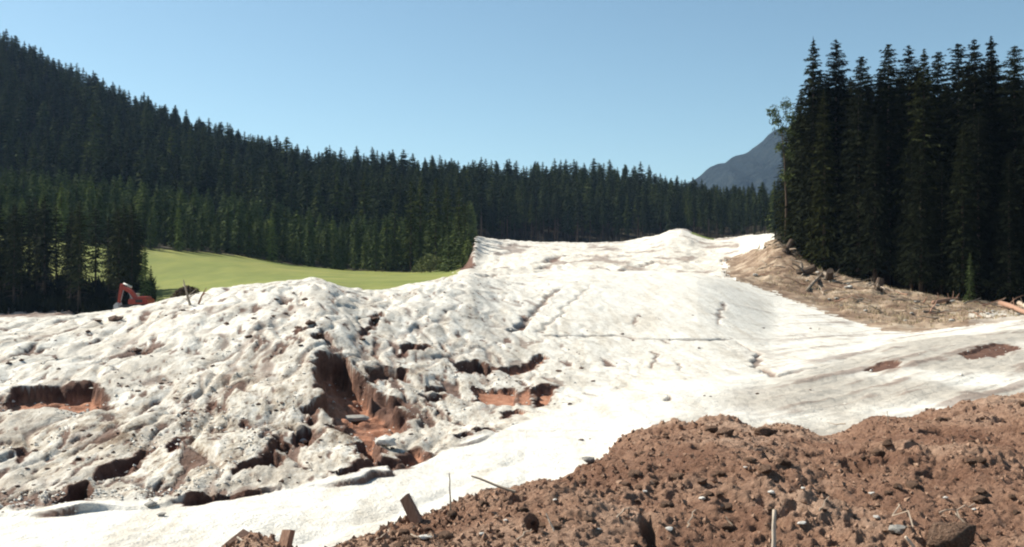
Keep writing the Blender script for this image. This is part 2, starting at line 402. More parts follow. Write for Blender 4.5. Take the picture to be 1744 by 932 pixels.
soil = np.zeros_like(ZZ); red = np.zeros_like(ZZ)
def seg_dist(px, py, a, b):
    ax, ay = a; bx, by = b
    L = (bx - ax) ** 2 + (by - ay) ** 2 + 1e-9
    t = np.clip(((px - ax) * (bx - ax) + (py - ay) * (by - ay)) / L, 0, 1)
    return np.hypot(px - ax - t * (bx - ax), py - ay - t * (by - ay))
def poly_carve(pix, depth, wall, colour='soil', depth_near=None, rag=.12, wcol=.0):
    """a hole in the crust: outline in the photograph laid on the land, steep ragged wall"""
    P = [to_xy(*p) for p in pix]
    xs = [p[0] for p in P]; ys = [p[1] for p in P]
    m = .6
    r0, r1 = np.searchsorted(Drow, [min(ys) - m, max(ys) + m])
    um = [CU + F * x / y for x, y in P]
    c0, c1 = np.searchsorted(Ucol, [min(um) - 40, max(um) + 40])
    sl = np.s_[max(r0, 0):r1, max(c0, 0):c1]
    px, py = XX[sl], YY[sl]
    dist = np.full(px.shape, 1e9); ins = np.zeros(px.shape, bool)
    for i in range(len(P)):
        a, b = P[i], P[(i + 1) % len(P)]
        dist = np.minimum(dist, seg_dist(px, py, a, b))
        cond = ((a[1] > py) != (b[1] > py)) & (px < (b[0] - a[0]) * (py - a[1]) / (b[1] - a[1] + 1e-12) + a[0])
        ins ^= cond
    sdist = np.where(ins, dist, -dist) + rag * 1.4 * (perlin(px * 2.1, py * 1.5, 61) + .45 * perlin(px * 4.5, py * 3.5, 62))
    slump = np.clip(perlin(px * 1.3 + 7, py * 1.1, 65) + .25, 0, 1)
    wl_ = wall * (.6 + 1.1 * slump)
    k = sstep(0, 1, sdist / wl_)
    dep = depth if depth_near is None else depth_near + (depth - depth_near) * np.clip((py - min(ys)) / (max(ys) - min(ys) + 1e-9), 0, 1)
    rel[sl] = np.where(k > 0, rel[sl] * (1 - .6 * k) - k * dep * (1 + .25 * perlin(px * 2.5, py * 2.5, 63)), rel[sl])
    cm = np.maximum(sstep(.0, .10, k), sstep(-.06, -.01, sdist))
    soil[sl] = np.maximum(soil[sl], cm)
    if colour == 'red': red[sl] = np.maximum(red[sl], cm * sstep(.75, 1.0, k))
def line_carve(pix, depth, width, amount=1.0):
    P = []
    for a, b in zip(pix[:-1], pix[1:]):
        for t in np.linspace(0, 1, 6, endpoint=False): P.append(to_xy(a[0] + (b[0] - a[0]) * t, a[1] + (b[1] - a[1]) * t))
    P.append(to_xy(*pix[-1]))
    ys = [p[1] for p in P]
    r0, r1 = np.searchsorted(Drow, [min(ys) - 2, max(ys) + 2])
    um = [CU + F * x / y for x, y in P]
    c0, c1 = np.searchsorted(Ucol, [min(um) - 30, max(um) + 30])
    sl = np.s_[max(r0, 0):r1, max(c0, 0):c1]
    px, py = XX[sl], YY[sl]
    wx = .25 * perlin(px * 1.3, py * .7, 71)
    dist = np.full(px.shape, 1e9)
    for a, b in zip(P[:-1], P[1:]): dist = np.minimum(dist, seg_dist(px + wx, py, a, b))
    w = width * (.6 + .8 * np.clip(perlin(px * .9, py * .5, 72) + .4, 0, 1))
    k = 1 - sstep(w * .4, w, dist)
    rel[sl] -= k * depth
    soil[sl] = np.maximum(soil[sl], k * amount)

# the large holes
poly_carve([(8, 683), (18, 664), (60, 655), (145, 648), (180, 665), (186, 690), (120, 696), (30, 694)], 0.53, 0.18, 'red', depth_near=.14)
poly_carve([(536, 606), (548, 602), (590, 612), (616, 640), (650, 676), (700, 704), (700, 722), (668, 738), (640, 748), (655, 772), (640, 790), (606, 782), (612, 742), (575, 712), (548, 690), (536, 650)], 0.84, 0.24, 'red', depth_near=.22, rag=.14)
poly_carve([(540, 606), (566, 606), (592, 616), (606, 640), (590, 662), (566, 664), (548, 640)], 0.50, 0.13)
poly_carve([(622, 632), (650, 624), (696, 630), (690, 650), (660, 645), (632, 656)], 0.31, 0.11)
poly_carve([(622, 660), (650, 668), (688, 678), (690, 694), (660, 700), (632, 680)], 0.31, 0.11)
poly_carve([(772, 614), (810, 614), (850, 626), (840, 637), (776, 635)], 0.43, 0.13)
poly_carve([(846, 628), (890, 620), (918, 602), (932, 608), (905, 632), (870, 640)], 0.25, 0.11, 'red')
poly_carve([(722, 654), (758, 656), (760, 664), (726, 668)], 0.22, 0.08)
poly_carve([(722, 672), (760, 671), (758, 682), (724, 684)], 0.22, 0.08)
poly_carve([(806, 656), (882, 662), (880, 690), (808, 684)], 0.19, 0.10, 'red')
poly_carve([(880, 668), (905, 660), (905, 690), (884, 690)], 0.07, 0.10, 'red')
poly_carve([(906, 664), (932, 654), (956, 656), (934, 688), (908, 692)], 0.28, 0.10, 'red')
poly_carve([(850, 706), (880, 698), (895, 703), (858, 714)], 0.15, 0.08, 'red')
poly_carve([(492, 716), (536, 716), (536, 742), (524, 758), (500, 748)], 0.46, 0.11)
poly_carve([(520, 690), (538, 684), (540, 706), (524, 712)], 0.25, 0.08)
poly_carve([(556, 716), (586, 722), (618, 724), (618, 734), (586, 736), (560, 728)], 0.25, 0.08)  # shadow of a ledge, put into the colour with the soil mask and cut shallow
poly_carve([(402, 796), (440, 782), (470, 745), (488, 742), (478, 795), (440, 808), (404, 812)], 0.28, 0.11)
poly_carve([(404, 708), (418, 706), (424, 722), (410, 728)], 0.15, 0.06)
poly_carve([(566, 806), (612, 796), (640, 790), (690, 778), (742, 768), (700, 795), (640, 808), (580, 820)], 0.31, 0.10)
poly_carve([(690, 765), (715, 762), (738, 775), (700, 788)], 0.19, 0.10, 'red')
poly_carve([(88, 856), (140, 838), (152, 834), (150, 864), (92, 868)], 0.31, 0.10)
poly_carve([(296, 858), (330, 846), (400, 842), (452, 834), (450, 842), (380, 854), (310, 864)], 0.25, 0.08)
poly_carve([(118, 836), (180, 795), (240, 768), (268, 766), (220, 800), (160, 828)], 0.22, 0.16)
poly_carve([(778, 746), (800, 742), (802, 748), (782, 752)], 0.15, 0.06)
poly_carve([(808, 737), (842, 730), (840, 737), (812, 742)], 0.15, 0.06)
poly_carve([(280, 770), (300, 744), (318, 744), (300, 775)], 0.12, 0.10, 'red')
poly_carve([(312, 690), (324, 682), (326, 700), (314, 708)], 0.12, 0.06)
poly_carve([(350, 690), (368, 676), (364, 696), (352, 702)], 0.12, 0.06)
poly_carve([(224, 602), (240, 592), (256, 590), (250, 600), (230, 606)], 0.19, 0.08)
poly_carve([(672, 604), (690, 588), (712, 586), (706, 596), (684, 608)], 0.19, 0.10)
poly_carve([(706, 592), (728, 584), (732, 594), (712, 600)], 0.19, 0.10)
poly_carve([(608, 570), (626, 552), (640, 536), (652, 540), (634, 560), (614, 584)], 0.19, 0.11)
poly_carve([(536, 572), (556, 566), (556, 578), (540, 582)], 0.19, 0.08)
poly_carve([(513, 554), (536, 550), (538, 558), (516, 562)], 0.19, 0.08)
poly_carve([(500, 556), (510, 550), (508, 568), (500, 568)], 0.19, 0.08)
poly_carve([(28, 765), (40, 756), (44, 776), (32, 780)], 0.15, 0.06)
poly_carve([(120, 790), (130, 780), (130, 796)], 0.12, 0.06)
poly_carve([(1632, 604), (1680, 588), (1710, 584), (1740, 592), (1700, 606), (1650, 612)], 0.09, 0.16)
poly_carve([(1474, 628), (1500, 618), (1534, 618), (1530, 630), (1484, 634)], 0.06, 0.12)
line_carve([(940, 572), (1000, 570), (1050, 571), (1080, 578), (1140, 578), (1240, 579), (1256, 582), (1285, 598), (1292, 612), (1288, 626), (1325, 640)], .12, .24, .75)
line_carve([(950, 492), (925, 518), (895, 545), (870, 566)], .12, .2, .7)
line_carve([(1010, 484), (975, 512), (940, 548), (915, 566)], .08, .14, .35)
line_carve([(876, 563), (893, 551)], .1, .25, 1)
line_carve([(1236, 516), (1226, 532), (1222, 552)], .07, .14, .7)
line_carve([(1117, 604), (1113, 628)], .06, .07, .9)
line_carve([(1088, 535), (1080, 556)], .05, .09, .7)
line_carve([(1158, 618), (1152, 632)], .05, .07, .6)
line_carve([(1060, 659), (1100, 664), (1135, 676), (1146, 683)], .1, .12, .7)
line_carve([(1105, 735), (1000, 730), (880, 735), (830, 728)], .03, .1, .25)
line_carve([(1330, 640), (1360, 632), (1390, 628)], .08, .2, .5)
line_carve([(1640, 574), (1744, 566)], .06, .4, .35)
line_carve([(440, 552), (400, 620), (372, 668)], .05, .18, .5)
line_carve([(345, 640), (318, 690), (250, 770)], .05, .16, .4)
line_carve([(460, 560), (480, 530), (520, 510)], .05, .18, .4)
line_carve([(640, 600), (700, 560), (760, 540)], .05, .2, .35)
line_carve([(700, 640), (760, 600), (840, 590)], .05, .18, .3)
soil = np.maximum(soil, rightflat * (zone == 0) * sstep(.15, .7, gst + .3 * perlin(XX * 1.5, YY * .7, 44)) * .55)
line_carve([(938, 446), (948, 436), (975, 433), (1010, 434), (1040, 438), (1075, 434)], .5, 1.5, .9)
line_carve([(925, 458), (940, 450)], .4, 1.2, .8)
line_carve([(850, 432), (880, 428), (905, 432)], .4, 1.4, .6)
line_carve([(815, 470), (850, 468)], .2, .6, .6)
line_carve([(1090, 452), (1120, 446), (1140, 450)], .3, 1.0, .6)
line_carve([(1020, 452), (1050, 462), (1085, 458)], .25, .7, .5)
line_carve([(860, 418), (880, 416)], .5, 2.2, .8)
# scattered brown patches where the crust is broken
nzp = fbm(XS * 1.5 + warp * .3, YY * .28, 4, 81, .6)
dens = cols([(-450, .5), (0, .52), (250, .5), (480, .55), (620, .5), (760, .42), (900, .25), (980, .05), (2250, 0)], 30)[None, :]
low = sstep(.0, .8, (VV - vK[None, :]) / (vS0 - vK)[None, :])
patch = sstep(.0, .10, nzp - (1.12 - dens - .20 * low)) * face * (zone == 0)
fine = sstep(.0, .12, fbm(XS * 3.4, YY * .8, 3, 83, .6) - (.98 - .5 * dens - .16 * low - .10 * low * (UU < 330))) * face * (UU < 930) * (zone == 0)
rills = sstep(.80, .95, rill + .25 * fbm(XX * 1.5, YY * .5, 3, 84)) * face * sstep(-.1, .3, perlin(XX * .5, YY * .25, 89)) * (UU < 960) * (zone == 0)
soil = np.maximum(soil, np.maximum(np.maximum(patch * .9, fine * .85), rills * .6))
rel -= patch * .06 + fine * .03
# broken far sand: a brown undercut edge across the valley floor
fp = sstep(.25, .45, fbm(XX * .16, YY * .05, 4, 85)) * farsand * (UU > 840) * (UU < 1260) * (DD > 110)
soil = np.maximum(soil, fp * .6)
soil[(zone == 0) & (UU < 225) & (DD > 80) & (DD < 98) & (perlin(XX * .5, YY * .2, 86) > -.25)] = .9    # the dark edge of the far track
soil = np.maximum(soil, (zone == 0) * (UU < 262) * (DD > 104) * (.75 + .4 * perlin(XX * .8, YY * .3, 87)))
soil = np.maximum(soil, (zone == 0) * (UU < 808 + 1.2 * wob) * (UU > 770) * (DD > 120) * 1.0)
sc_n = fbm(XX * 1.1, YY * .2, 3, 88)
onsc = sstep(-.10, .0, edge) * (1 - sstep(.08, .16, edge)) * sstep(.12, .3, scarp)[None, :] * (zone == 0)
soil = np.maximum(soil, onsc * sstep(-.35, .1, sc_n) * .95)
# holes in the earth heap
def hpit(u, v, wu, hv_, depth):
    x, y = to_xy(u, v)
    rx = wu * y / F / 2; ry = max(.12, hv_ * y / F * 1.6)
    rr = np.hypot((XX - x) / rx, (YY - y) / ry) + .35 * perlin(XX * 3.5, YY * 3.5, 91)
    rel[...] -= depth * (1 - sstep(.45, 1.05, rr)) * (zone == 1)
for a in [(1600, 735, 60, 26, .32), (1500, 765, 90, 30, .26), (1570, 768, 60, 26, .26), (1600, 812, 90, 22, .28), (1420, 838, 50, 24, .25), (1460, 795, 70, 26, .2), (1310, 790, 30, 40, .15),
          (915, 900, 40, 36, .2), (885, 865, 36, 20, .14), (1080, 835, 40, 24, .14), (1000, 845, 50, 22, .14), (1195, 785, 40, 22, .14), (1325, 892, 40, 30, .2), (1105, 905, 36, 44, .18), (1500, 858, 40, 20, .2), (960, 848, 36, 16, .1)]:
    hpit(*a)

ZZ = ZZ + rel
VF = z2v(ZZ, DD)
grey = np.maximum(gravel, 0)
grey = np.maximum(grey, .5 * sstep(.25, .7, fbm(XX * .5, YY * .22, 4, 95) + .45 * low) * face * rough_u)
grey = np.maximum(grey, .35 * farsand * sstep(0, .5, perlin(XX * .1, YY * .04, 96)))
bankdust = (zone == 3) * (UU > 1650) * sstep(.3, -.1, np.abs(VV - 540) / 60) * .9

MASK = np.zeros((NR, NC, 4), np.float32)
MASK[..., 0] = soil; MASK[..., 1] = red; MASK[..., 2] = np.where(zone == 3, bankdust, grey); MASK[..., 3] = np.clip(.06 + mound * (.35 + .6 * low) + farsand * .35, 0, 1)

def gz(x, y):
    """height of the land at world (x, y)"""
    u = CU + F * x / y
    j = int(np.clip(np.searchsorted(Drow, y) - 1, 0, NR - 2)); i = int(np.clip(np.searchsorted(Ucol, u) - 1, 0, NC - 2))
    ty = min(max((y - Drow[j]) / (Drow[j + 1] - Drow[j]), 0), 1); tx = min(max((u - Ucol[i]) / (Ucol[i + 1] - Ucol[i]), 0), 1)
    return float((ZZ[j, i] * (1 - tx) + ZZ[j, i + 1] * tx) * (1 - ty) + (ZZ[j + 1, i] * (1 - tx) + ZZ[j + 1, i + 1] * tx) * ty)
def hit(u, v, dmin=5.0):
    c = int(np.argmin(np.abs(Ucol - u)))
    i = np.where((VF[:, c] <= v) & (Drow > dmin))[0]
    d = Drow[i[0]] if len(i) else 60.0
    x = (u - CU) * d / F
    return Vector((x, d, gz(x, d)))
def at(u, d):
    x = (u - CU) * d / F
    return Vector((x, d, gz(x, d)))

IDX = np.arange(NR * NC).reshape(NR, NC)
quads = np.stack([IDX[:-1, :-1], IDX[:-1, 1:], IDX[1:, 1:], IDX[1:, :-1]], -1).reshape(-1, 4)
qz = zone[:-1, :-1].ravel()
ALLV = np.stack([XX, YY, ZZ], -1).reshape(-1, 3)
for k, (nm, mt, lab) in enumerate([('sand_ground', MAT_SAND, 'pale sand and dried mud over the valley floor'), ('earth_bank', MAT_HEAP, 'crumbly brown earth bank in the foreground'),
                                   ('meadow', MAT_MEADOW, 'sunlit green meadow behind the sand'), ('bank_slope', MAT_BANK, 'torn brown bank below the tall spruces'), ('forest_ground', MAT_FLOOR, 'dark forest floor on the hillside')]):
    q = quads[qz == k]
    used, inv = np.unique(q.ravel(), return_inverse=True)
    me = mesh_np(nm, ALLV[used], inv.reshape(-1, 4), mt, smooth=True)
    a = me.attributes.new('mask', 'FLOAT_COLOR', 'POINT')
    a.data.foreach_set('color', MASK.reshape(-1, 4)[used].ravel())
    tag(link(nm, me), kind='structure', label=lab)
# the valley land all around, below the sheet above
s = 7000
me = mesh_np('terrain', [(-s, -s, -9), (s, -s, -9), (s, s, -9), (-s, s, -9)], [(0, 1, 2, 3)], MAT_FLOOR)
tag(link('terrain', me), kind='structure')

# ------------------------------------------------------------------ the far mountain
def mountain():
    m, nt, b = new_mat('forested_mountain')
    n = noise_node(nt, .03, 7, .8); n2 = noise_node(nt, .07, 4, .7, stretch=(1, 1, .4))
    c = ramp(nt, n, [(.3, (.003, .009, .011)), (.5, (.010, .019, .020)), (.7, (.030, .038, .036))])
    nt.links.new(c, b.inputs['Base Color'])
    bump(nt, b, n2, 1.0, 22)
    d0 = 2400
    uu = np.linspace(1090, 2700, 240); tt = np.linspace(0, 1, 70)
    top = np.interp(uu, [1090, 1150, 1195, 1260, 1330, 1450, 1600, 1750, 2000, 2400, 2700], [390, 330, 299, 262, 218, 180, 172, 172, 175, 190, 240])
    Vs = []
    for t in tt:
        d = d0 - 900 + 900 * t + 700 * max(0, t - .72) / .28 * 0
        x = (uu - CU) * d0 / F
        ztop = (CV - top) * d0 / F
        zz = -9 + (ztop + 9) * t ** .9
        y = np.full_like(uu, d) + 60 * perlin(uu * .012, np.full_like(uu, t * 2.2), 3)
        zz = zz + (1 - t) * t * 60 * fbm(uu * .02, np.full_like(uu, t * 5), 4, 4) + (7 * np.abs(perlin(uu * .31, np.full_like(uu, t * 9), 9)) + 14 * perlin(uu * .03, np.full_like(uu, t * 3), 10)) * t
        Vs.append(np.stack([x, y, zz], -1))
    for t in np.linspace(.1, 1, 14):                              # the slope behind the ridge
        zz = Vs[69][:, 2] * (1 - t) + -9 * t
        Vs.append(np.stack([(uu - CU) * d0 / F, np.full_like(uu, d0 + 1400 * t), zz], -1))
    V = np.array(Vs); nr, nc = V.shape[:2]
    I = np.arange(nr * nc).reshape(nr, nc)
    q = np.stack([I[:-1, :-1], I[:-1, 1:], I[1:, 1:], I[1:, :-1]], -1).reshape(-1, 4)
    tag(link('mountain', mesh_np('mountain', V.reshape(-1, 3), q, m, True)), kind='structure', label='hazy blue wooded mountain behind the right stand')
mountain()

# ------------------------------------------------------------------ trees
def tube(pts, radii, n=6, cap=True):
    """tapered tube along points -> verts, faces"""
    V, Fc = [], []
    pts = [Vector(p) for p in pts]
    for i, p in enumerate(pts):
        t = (pts[min(i + 1, len(pts) - 1)] - pts[max(i - 1, 0)]).normalized()
        a = t.orthogonal().normalized() if i == 0 else (a - t * a.dot(t)).normalized()
        b = t.cross(a)
        for k in range(n):
            an = 2 * math.pi * k / n
            V.append(p + (a * math.cos(an) + b * math.sin(an)) * radii[i])
    for i in range(len(pts) - 1):
        for k in range(n):
            Fc.append((i * n + k, i * n + (k + 1) % n, (i + 1) * n + (k + 1) % n, (i + 1) * n + k))
    if cap:
        Fc.append(tuple(range(n - 1, -1, -1))); Fc.append(tuple(range((len(pts) - 1) * n, len(pts) * n)))
    return V, Fc
def join(parts):
    V, Fc = [], []
    for v, f in parts:
        o = len(V); V += list(v); Fc += [tuple(i + o for i in p) for p in f]
    return V, Fc

def conifer_crown(H, cb, Rm, whorls, per, cards, cw, seed, shape=.85, droop=1.0, ragged=.3, thin=1.0):
    r = np.random.default_rng(seed)
    T = []
    for w in range(whorls):
        t = (w + r.uniform(-.3, .3)) / whorls
        t = min(max(t, 0), .995)
        z0 = H * (cb + (1 - cb) * t)
        env = max((1 - t) ** shape, min(1, (1 - t) * 3.2) * .5 * (1 - t) ** .3) * min(1.0, .55 + t * 4)
        n = max(3, int(per * (.75 + .25 * (1 - t))))
        ph = r.uniform(0, 6.28)
        wl = r.uniform(1 - ragged, 1 + ragged * .6)
        for b in range(n):
            if r.random() > thin: continue
            zb = z0 + r.uniform(-.8, .8) * H * (1 - cb) / whorls * (1 if t < .9 else .6)
            az = ph + 6.283 * b / n + r.uniform(-.35, .35)
            L = max(.12, Rm * env * wl * r.uniform(.7, 1.15))
            sl0 = .45 * t - .12; sl1 = (-.75 + .95 * t) * droop
            m = max(3, int((cards * (L / Rm) ** .6 + 1.5) * (1 + 1.3 * min(1, max(0, (t - .55) / .25)))))
            ca, sa = math.cos(az), math.sin(az)
            for k in range(m):
                s_ = (k + r.uniform(.1, 1)) / m
                rr = L * s_
                z = zb + L * (sl0 * s_ + (sl1 - sl0) * s_ * s_ * .5)
                side = r.uniform(-1, 1) * (.30 * L * (1 - s_ * .6) + .05)
                p = np.array([ca * rr - sa * side, sa * rr + ca * side, z])
                ang = az + r.uniform(-1.1, 1.1)
                ln = cw * r.uniform(.7, 1.4) * min(1.0, .36 + 1.6 * (1 - t))
                di = np.array([math.cos(ang), math.sin(ang), r.uniform(-.9, .1)]); di /= np.linalg.norm(di)
                up = r.normal(size=3) * .55 + np.array([0, 0, .4])
                wd = np.cross(di, up); wd /= np.linalg.norm(wd) + 1e-9
                wv = wd * ln * r.uniform(.18, .34)
                T.append((p - di * ln * .35 - wv * .5, p - di * ln * .25 + wv * .6, p + di * ln * .7 + wv * .15 + np.array([0, 0, -.12 * ln])))
    # leader
    for k in range(10):
        a = r.uniform(0, 6.28); z = H * r.uniform(.94, 1.0)
        T.append((np.array([.06 * math.cos(a), .06 * math.sin(a), z - cw * .4]), np.array([-.06 * math.sin(a), .06 * math.cos(a), z - cw * .4]), np.array([0, 0, min(H * 1.01, z + cw * .5)])))
    V = np.array(T).reshape(-1, 3)
    return V, np.arange(len(V)).reshape(-1, 3)

def trunk_geo(H, r0, seed, stubs=0, cb=.3):
    r = random.Random(seed)
    pts = []; rad = []
    ox = oy = 0
    for k in range(7):
        t = k / 6
        pts.append((ox, oy, -.4 + (H * .97 + .4) * t)); rad.append(r0 * (1.25 if k == 0 else 1) * (1 - t) ** .8 + .015)
        ox += r.uniform(-.05, .05); oy += r.uniform(-.05, .05)
    parts = [tube(pts, rad, 7)]
    for k in range(stubs):
        z = r.uniform(.08, max(cb, .12) + .1) * H; a = r.uniform(0, 6.28); L = r.uniform(.5, 1.6)
        parts.append(tube([(0, 0, z), (math.cos(a) * L * .6, math.sin(a) * L * .6, z - .05), (math.cos(a) * L, math.sin(a) * L, z - .3)], [.035, .022, .008], 3, False))
    return join(parts)

class Kind:
    def __init__(s, name, H, r0, cb, Rm, whorls, per, cards, cw, mat, seed, stubs=0, **kw):
        s.H = H; s.name = name
        tv, tf = trunk_geo(H, r0, seed, stubs, cb)
        cv, cf = conifer_crown(H, cb, Rm, whorls, per, cards, cw, seed, **kw)
        s.trunk = mesh_np(name + '_trunk', tv, tf, MAT_BARK, True)
        s.crown = mesh_np(name + '_crown', cv, cf, mat)
        nt_ = len(tv)
        V = np.concatenate([np.array(tv), cv])
        fc = list(tf) + [tuple(int(i) + nt_ for i in f) for f in cf]
        s.whole = mesh_np(name, V, fc, [MAT_BARK, mat], False, [0] * len(tf) + [1] * len(cf))
def near_tree(kind, name, p, H, rz, label, cat, group=None, sx=1.0, tilt=(0, 0)):
    e = bpy.data.objects.new(name, None); col.objects.link(e)
    e.empty_display_size = .5
    e.location = p; e.rotation_euler = (tilt[0], tilt[1], rz)
    k = H / kind.H; e.scale = (k * sx, k * sx, k)
    link('trunk', kind.trunk, e); link('crown', kind.crown, e)
    return tag(e, label, cat, group)
def far_tree(kind, name, p, H, rz, label, cat, group=None, sx=1.0):
    o = link(name, kind.whole); o.location = p; o.rotation_euler = (0, 0, rz)
    k = H / kind.H; o.scale = (k * sx, k * sx, k)
    return tag(o, label, cat, group)

TALL = [Kind('tall_spruce', 26, .27, .10, 4.0, 66, 8, 24, .62, MAT_SPRUCE, 100 + i, 14, shape=.54 + .08 * (i % 3), ragged=.32) for i in range(4)]
EDGE = [Kind('edge_spruce', 26, .28, .02, 4.2, 66, 8, 24, .62, MAT_SPRUCE, 120 + i, 6, shape=.7, ragged=.4) for i in range(2)]
BARE = [Kind('bare_stemmed_spruce', 15, .16, .22, 2.3, 34, 7, 14, .5, MAT_GROVE, 140 + i, 22, shape=.6, ragged=.4, thin=.9) for i in range(3)]
FAR = [Kind('forest_spruce', 25, .25, .22, 2.8, 34, 6, 11, .95, MAT_SPRUCE_FAR, 160 + i, 0, shape=.62, ragged=.4) for i in range(3)]
FARB = [Kind('forest_spruce_bare', 25, .25, .45, 2.7, 30, 6, 11, .95, MAT_SPRUCE_FAR, 170 + i, 0, shape=.55, ragged=.4) for i in range(2)]
YOUNG = [Kind('young_spruce', 12, .13, .04, 2.2, 30, 6, 9, .7, MAT_YOUNG, 180 + i, 0, shape=.7, ragged=.35) for i in range(3)]
LARCH = [Kind('larch', 17, .16, .1, 2.0, 34, 6, 12, .6, MAT_LARCH, 190 + i, 0, shape=.55, droop=.5, ragged=.5, thin=.85) for i in range(2)]
LFAR = [Kind('forest_larch', 22, .2, .2, 2.9, 22, 6, 7, 1.2, MAT_LARCH, 195, 0, shape=.5, droop=.5, ragged=.5, thin=.85)]

def scatter(n, ulim, dfun, mind, seed, placed=None, tries=40):
    """random spots at least mind apart; dfun(u) -> (dmin, dmax)"""
    r = random.Random(seed); pts = list(placed or []); out = []
    cell = {}
    def key(x, y): return (int(x // mind), int(y // mind))
    for x, y in pts: cell.setdefault(key(x, y), []).append((x, y))
    for _ in range(n * tries):
        if len(out) >= n: break
        u = r.uniform(*ulim); d0, d1 = dfun(u)
        d = math.sqrt(r.uniform(d0 * d0, d1 * d1)); x = (u - CU) * d / F
        kx, ky = key(x, d)
        if any((x - a) ** 2 + (d - b) ** 2 < mind * mind for i in (-1, 0, 1) for j in (-1, 0, 1) for a, b in cell.get((kx + i, ky + j), ())): continue
        cell.setdefault((kx, ky), []).append((x, d)); out.append((u, d, x))
    return out
fM = lambda u: float(np.interp(u, Ucol, dM)); fV = lambda u: float(np.interp(u, Ucol, dV)); fP = lambda u: float(np.interp(u, Ucol, dP)); fH = lambda u: float(np.interp(u, Ucol, dH))

# --- the tall dark stand on the right bank
rt = random.Random(11)
sky_trees = [(1385, 64, 4), (1424, 66, 9), (1448, 130, 14), (1467, 96, 5), (1513, 73, 8), (1548, 76, 12), (1574, 82, 6), (1598, 88, 14), (1632, 72, 8), (1659, 66, 5), (1688, 60, 10), (1728, 78, 7), (1770, 66, 9)]
stand_xy = []
G_R = 'tall spruces of the dark stand on the right bank'
for i, (u, vt, dd) in enumerate(sky_trees):
    d = fM(u) * 1.02 + dd; p = at(u, d)
    Ht = v2z(vt, d) - p.z
    if i == 0: lab = 'tall pointed spruce with the leftmost spire of the right stand'
    elif i == 1: lab = 'tall narrow spruce, second spire from the left in the right stand'
    elif i == 3: lab = 'shorter spruce in the notch of the right stand skyline'
    elif i == 4: lab = 'tall spruce just right of the skyline notch in the right stand'
    else: lab = 'tall spruce, %s spire counted from the left along the right stand' % ['', '', 'third', 'fourth', 'fifth', 'sixth', 'seventh', 'eighth', 'ninth', 'tenth', 'eleventh', 'twelfth', 'thirteenth'][i]
    near_tree(([EDGE[0]] if i == 0 else TALL)[i % (1 if i == 0 else 4)], 'spruce_tree', p, Ht, rt.uniform(0, 6.28), lab, 'tree', G_R, 1.05)
    stand_xy.append((p.x, p.y))
topv = lambda u: np.interp(u, [1330, 1360, 1385, 1440, 1470, 1520, 1600, 1700, 1800, 2200], [240, 150, 95, 115, 130, 105, 115, 95, 90, 80])
ORD = ['first', 'second', 'third', 'fourth', 'fifth', 'sixth', 'seventh', 'eighth', 'ninth', 'tenth', 'eleventh', 'twelfth', 'thirteenth', 'fourteenth', 'fifteenth']
for i, (u, d, x) in enumerate(sorted(scatter(14, (1338, 1790), lambda u: (fM(u) * 1.01, fM(u) * 1.01 + 3.5), 2.6, 12, stand_xy))):
    p = at(u, d); vt = float(topv(u)) + rt.uniform(20, 190)
    near_tree(rt.choice(EDGE + TALL), 'spruce_tree', p, v2z(vt, d) - p.z, rt.uniform(0, 6.28), 'spruce above the torn bank, %s from the left in its front row' % ORD[i], 'tree', G_R, rt.uniform(.85, 1.05))
    stand_xy.append((p.x, p.y))
inner = scatter(60, (1345, 1800), lambda u: (fM(u) * 1.01 + 4, fM(u) * 1.01 + 42), 2.6, 13, stand_xy)
for u, d, x in inner:
    p = at(u, d); vt = float(topv(u)) + rt.uniform(0, 70)
    near_tree(rt.choice(TALL), 'spruce_tree', p, v2z(vt, d) - p.z, rt.uniform(0, 6.28), 'dark spruce deep inside the right stand', 'tree', G_R, rt.uniform(.9, 1.1))
    stand_xy.append((p.x, p.y))
# the thin tufted tree leaning out of the stand's left edge
def tufted_tree():
    p = at(1338, 116)
    e = bpy.data.objects.new('pine_tree', None); col.objects.link(e); e.location = p
    top = Vector((-.6, 0, v2z(205, 116) - p.z))
    tv, tf = tube([(0, 0, -.4), (.1, 0, 5), (-.1, .1, 10), top], [.16, .13, .09, .03], 7)
    link('trunk', mesh_np('pine_trunk', tv, tf, MAT_BARK, True), e)
    T = []; r = np.random.default_rng(5); tubes = []
    for (uu, vv, rad) in [(1318, 190, .75), (1338, 180, .8), (1322, 206, .6), (1345, 200, .9), (1332, 222, .9), (1350, 225, 1.0), (1328, 250, .7), (1345, 262, .9), (1336, 300, .8)]:
        c = np.array([(uu - 1338) * 116 / F, r.uniform(-.5, .5), v2z(vv, 116) - p.z])
        tubes.append(tube([(0, 0, c[2] - 1.2), tuple(c)], [.045, .015], 4, False))
        for k in range(130):
            q = c + r.normal(size=3) * rad * .45; di = r.normal(size=3); di /= np.linalg.norm(di); w = np.cross(di, r.normal(size=3)); w /= np.linalg.norm(w)
            T.append((q - di * .2 - w * .07, q - di * .2 + w * .07, q + di * .25))
    [link('branch', mesh_np('pine_branch', *b_, MAT_BARK), e) for b_ in tubes]
    V = np.array(T).reshape(-1, 3); link('crown', mesh_np('pine_crown', V, np.arange(len(V)).reshape(-1, 3), MAT_YOUNG), e)
    tag(e, 'thin tufted tree leaning out at the left edge of the right stand', 'tree')
tufted_tree()
p = at(1652, fM(1652) - 3.5)
near_tree(YOUNG[0], 'spruce_tree', p, 4.3, .5, 'small pale young spruce at the foot of the right stand', 'tree', None, .75)

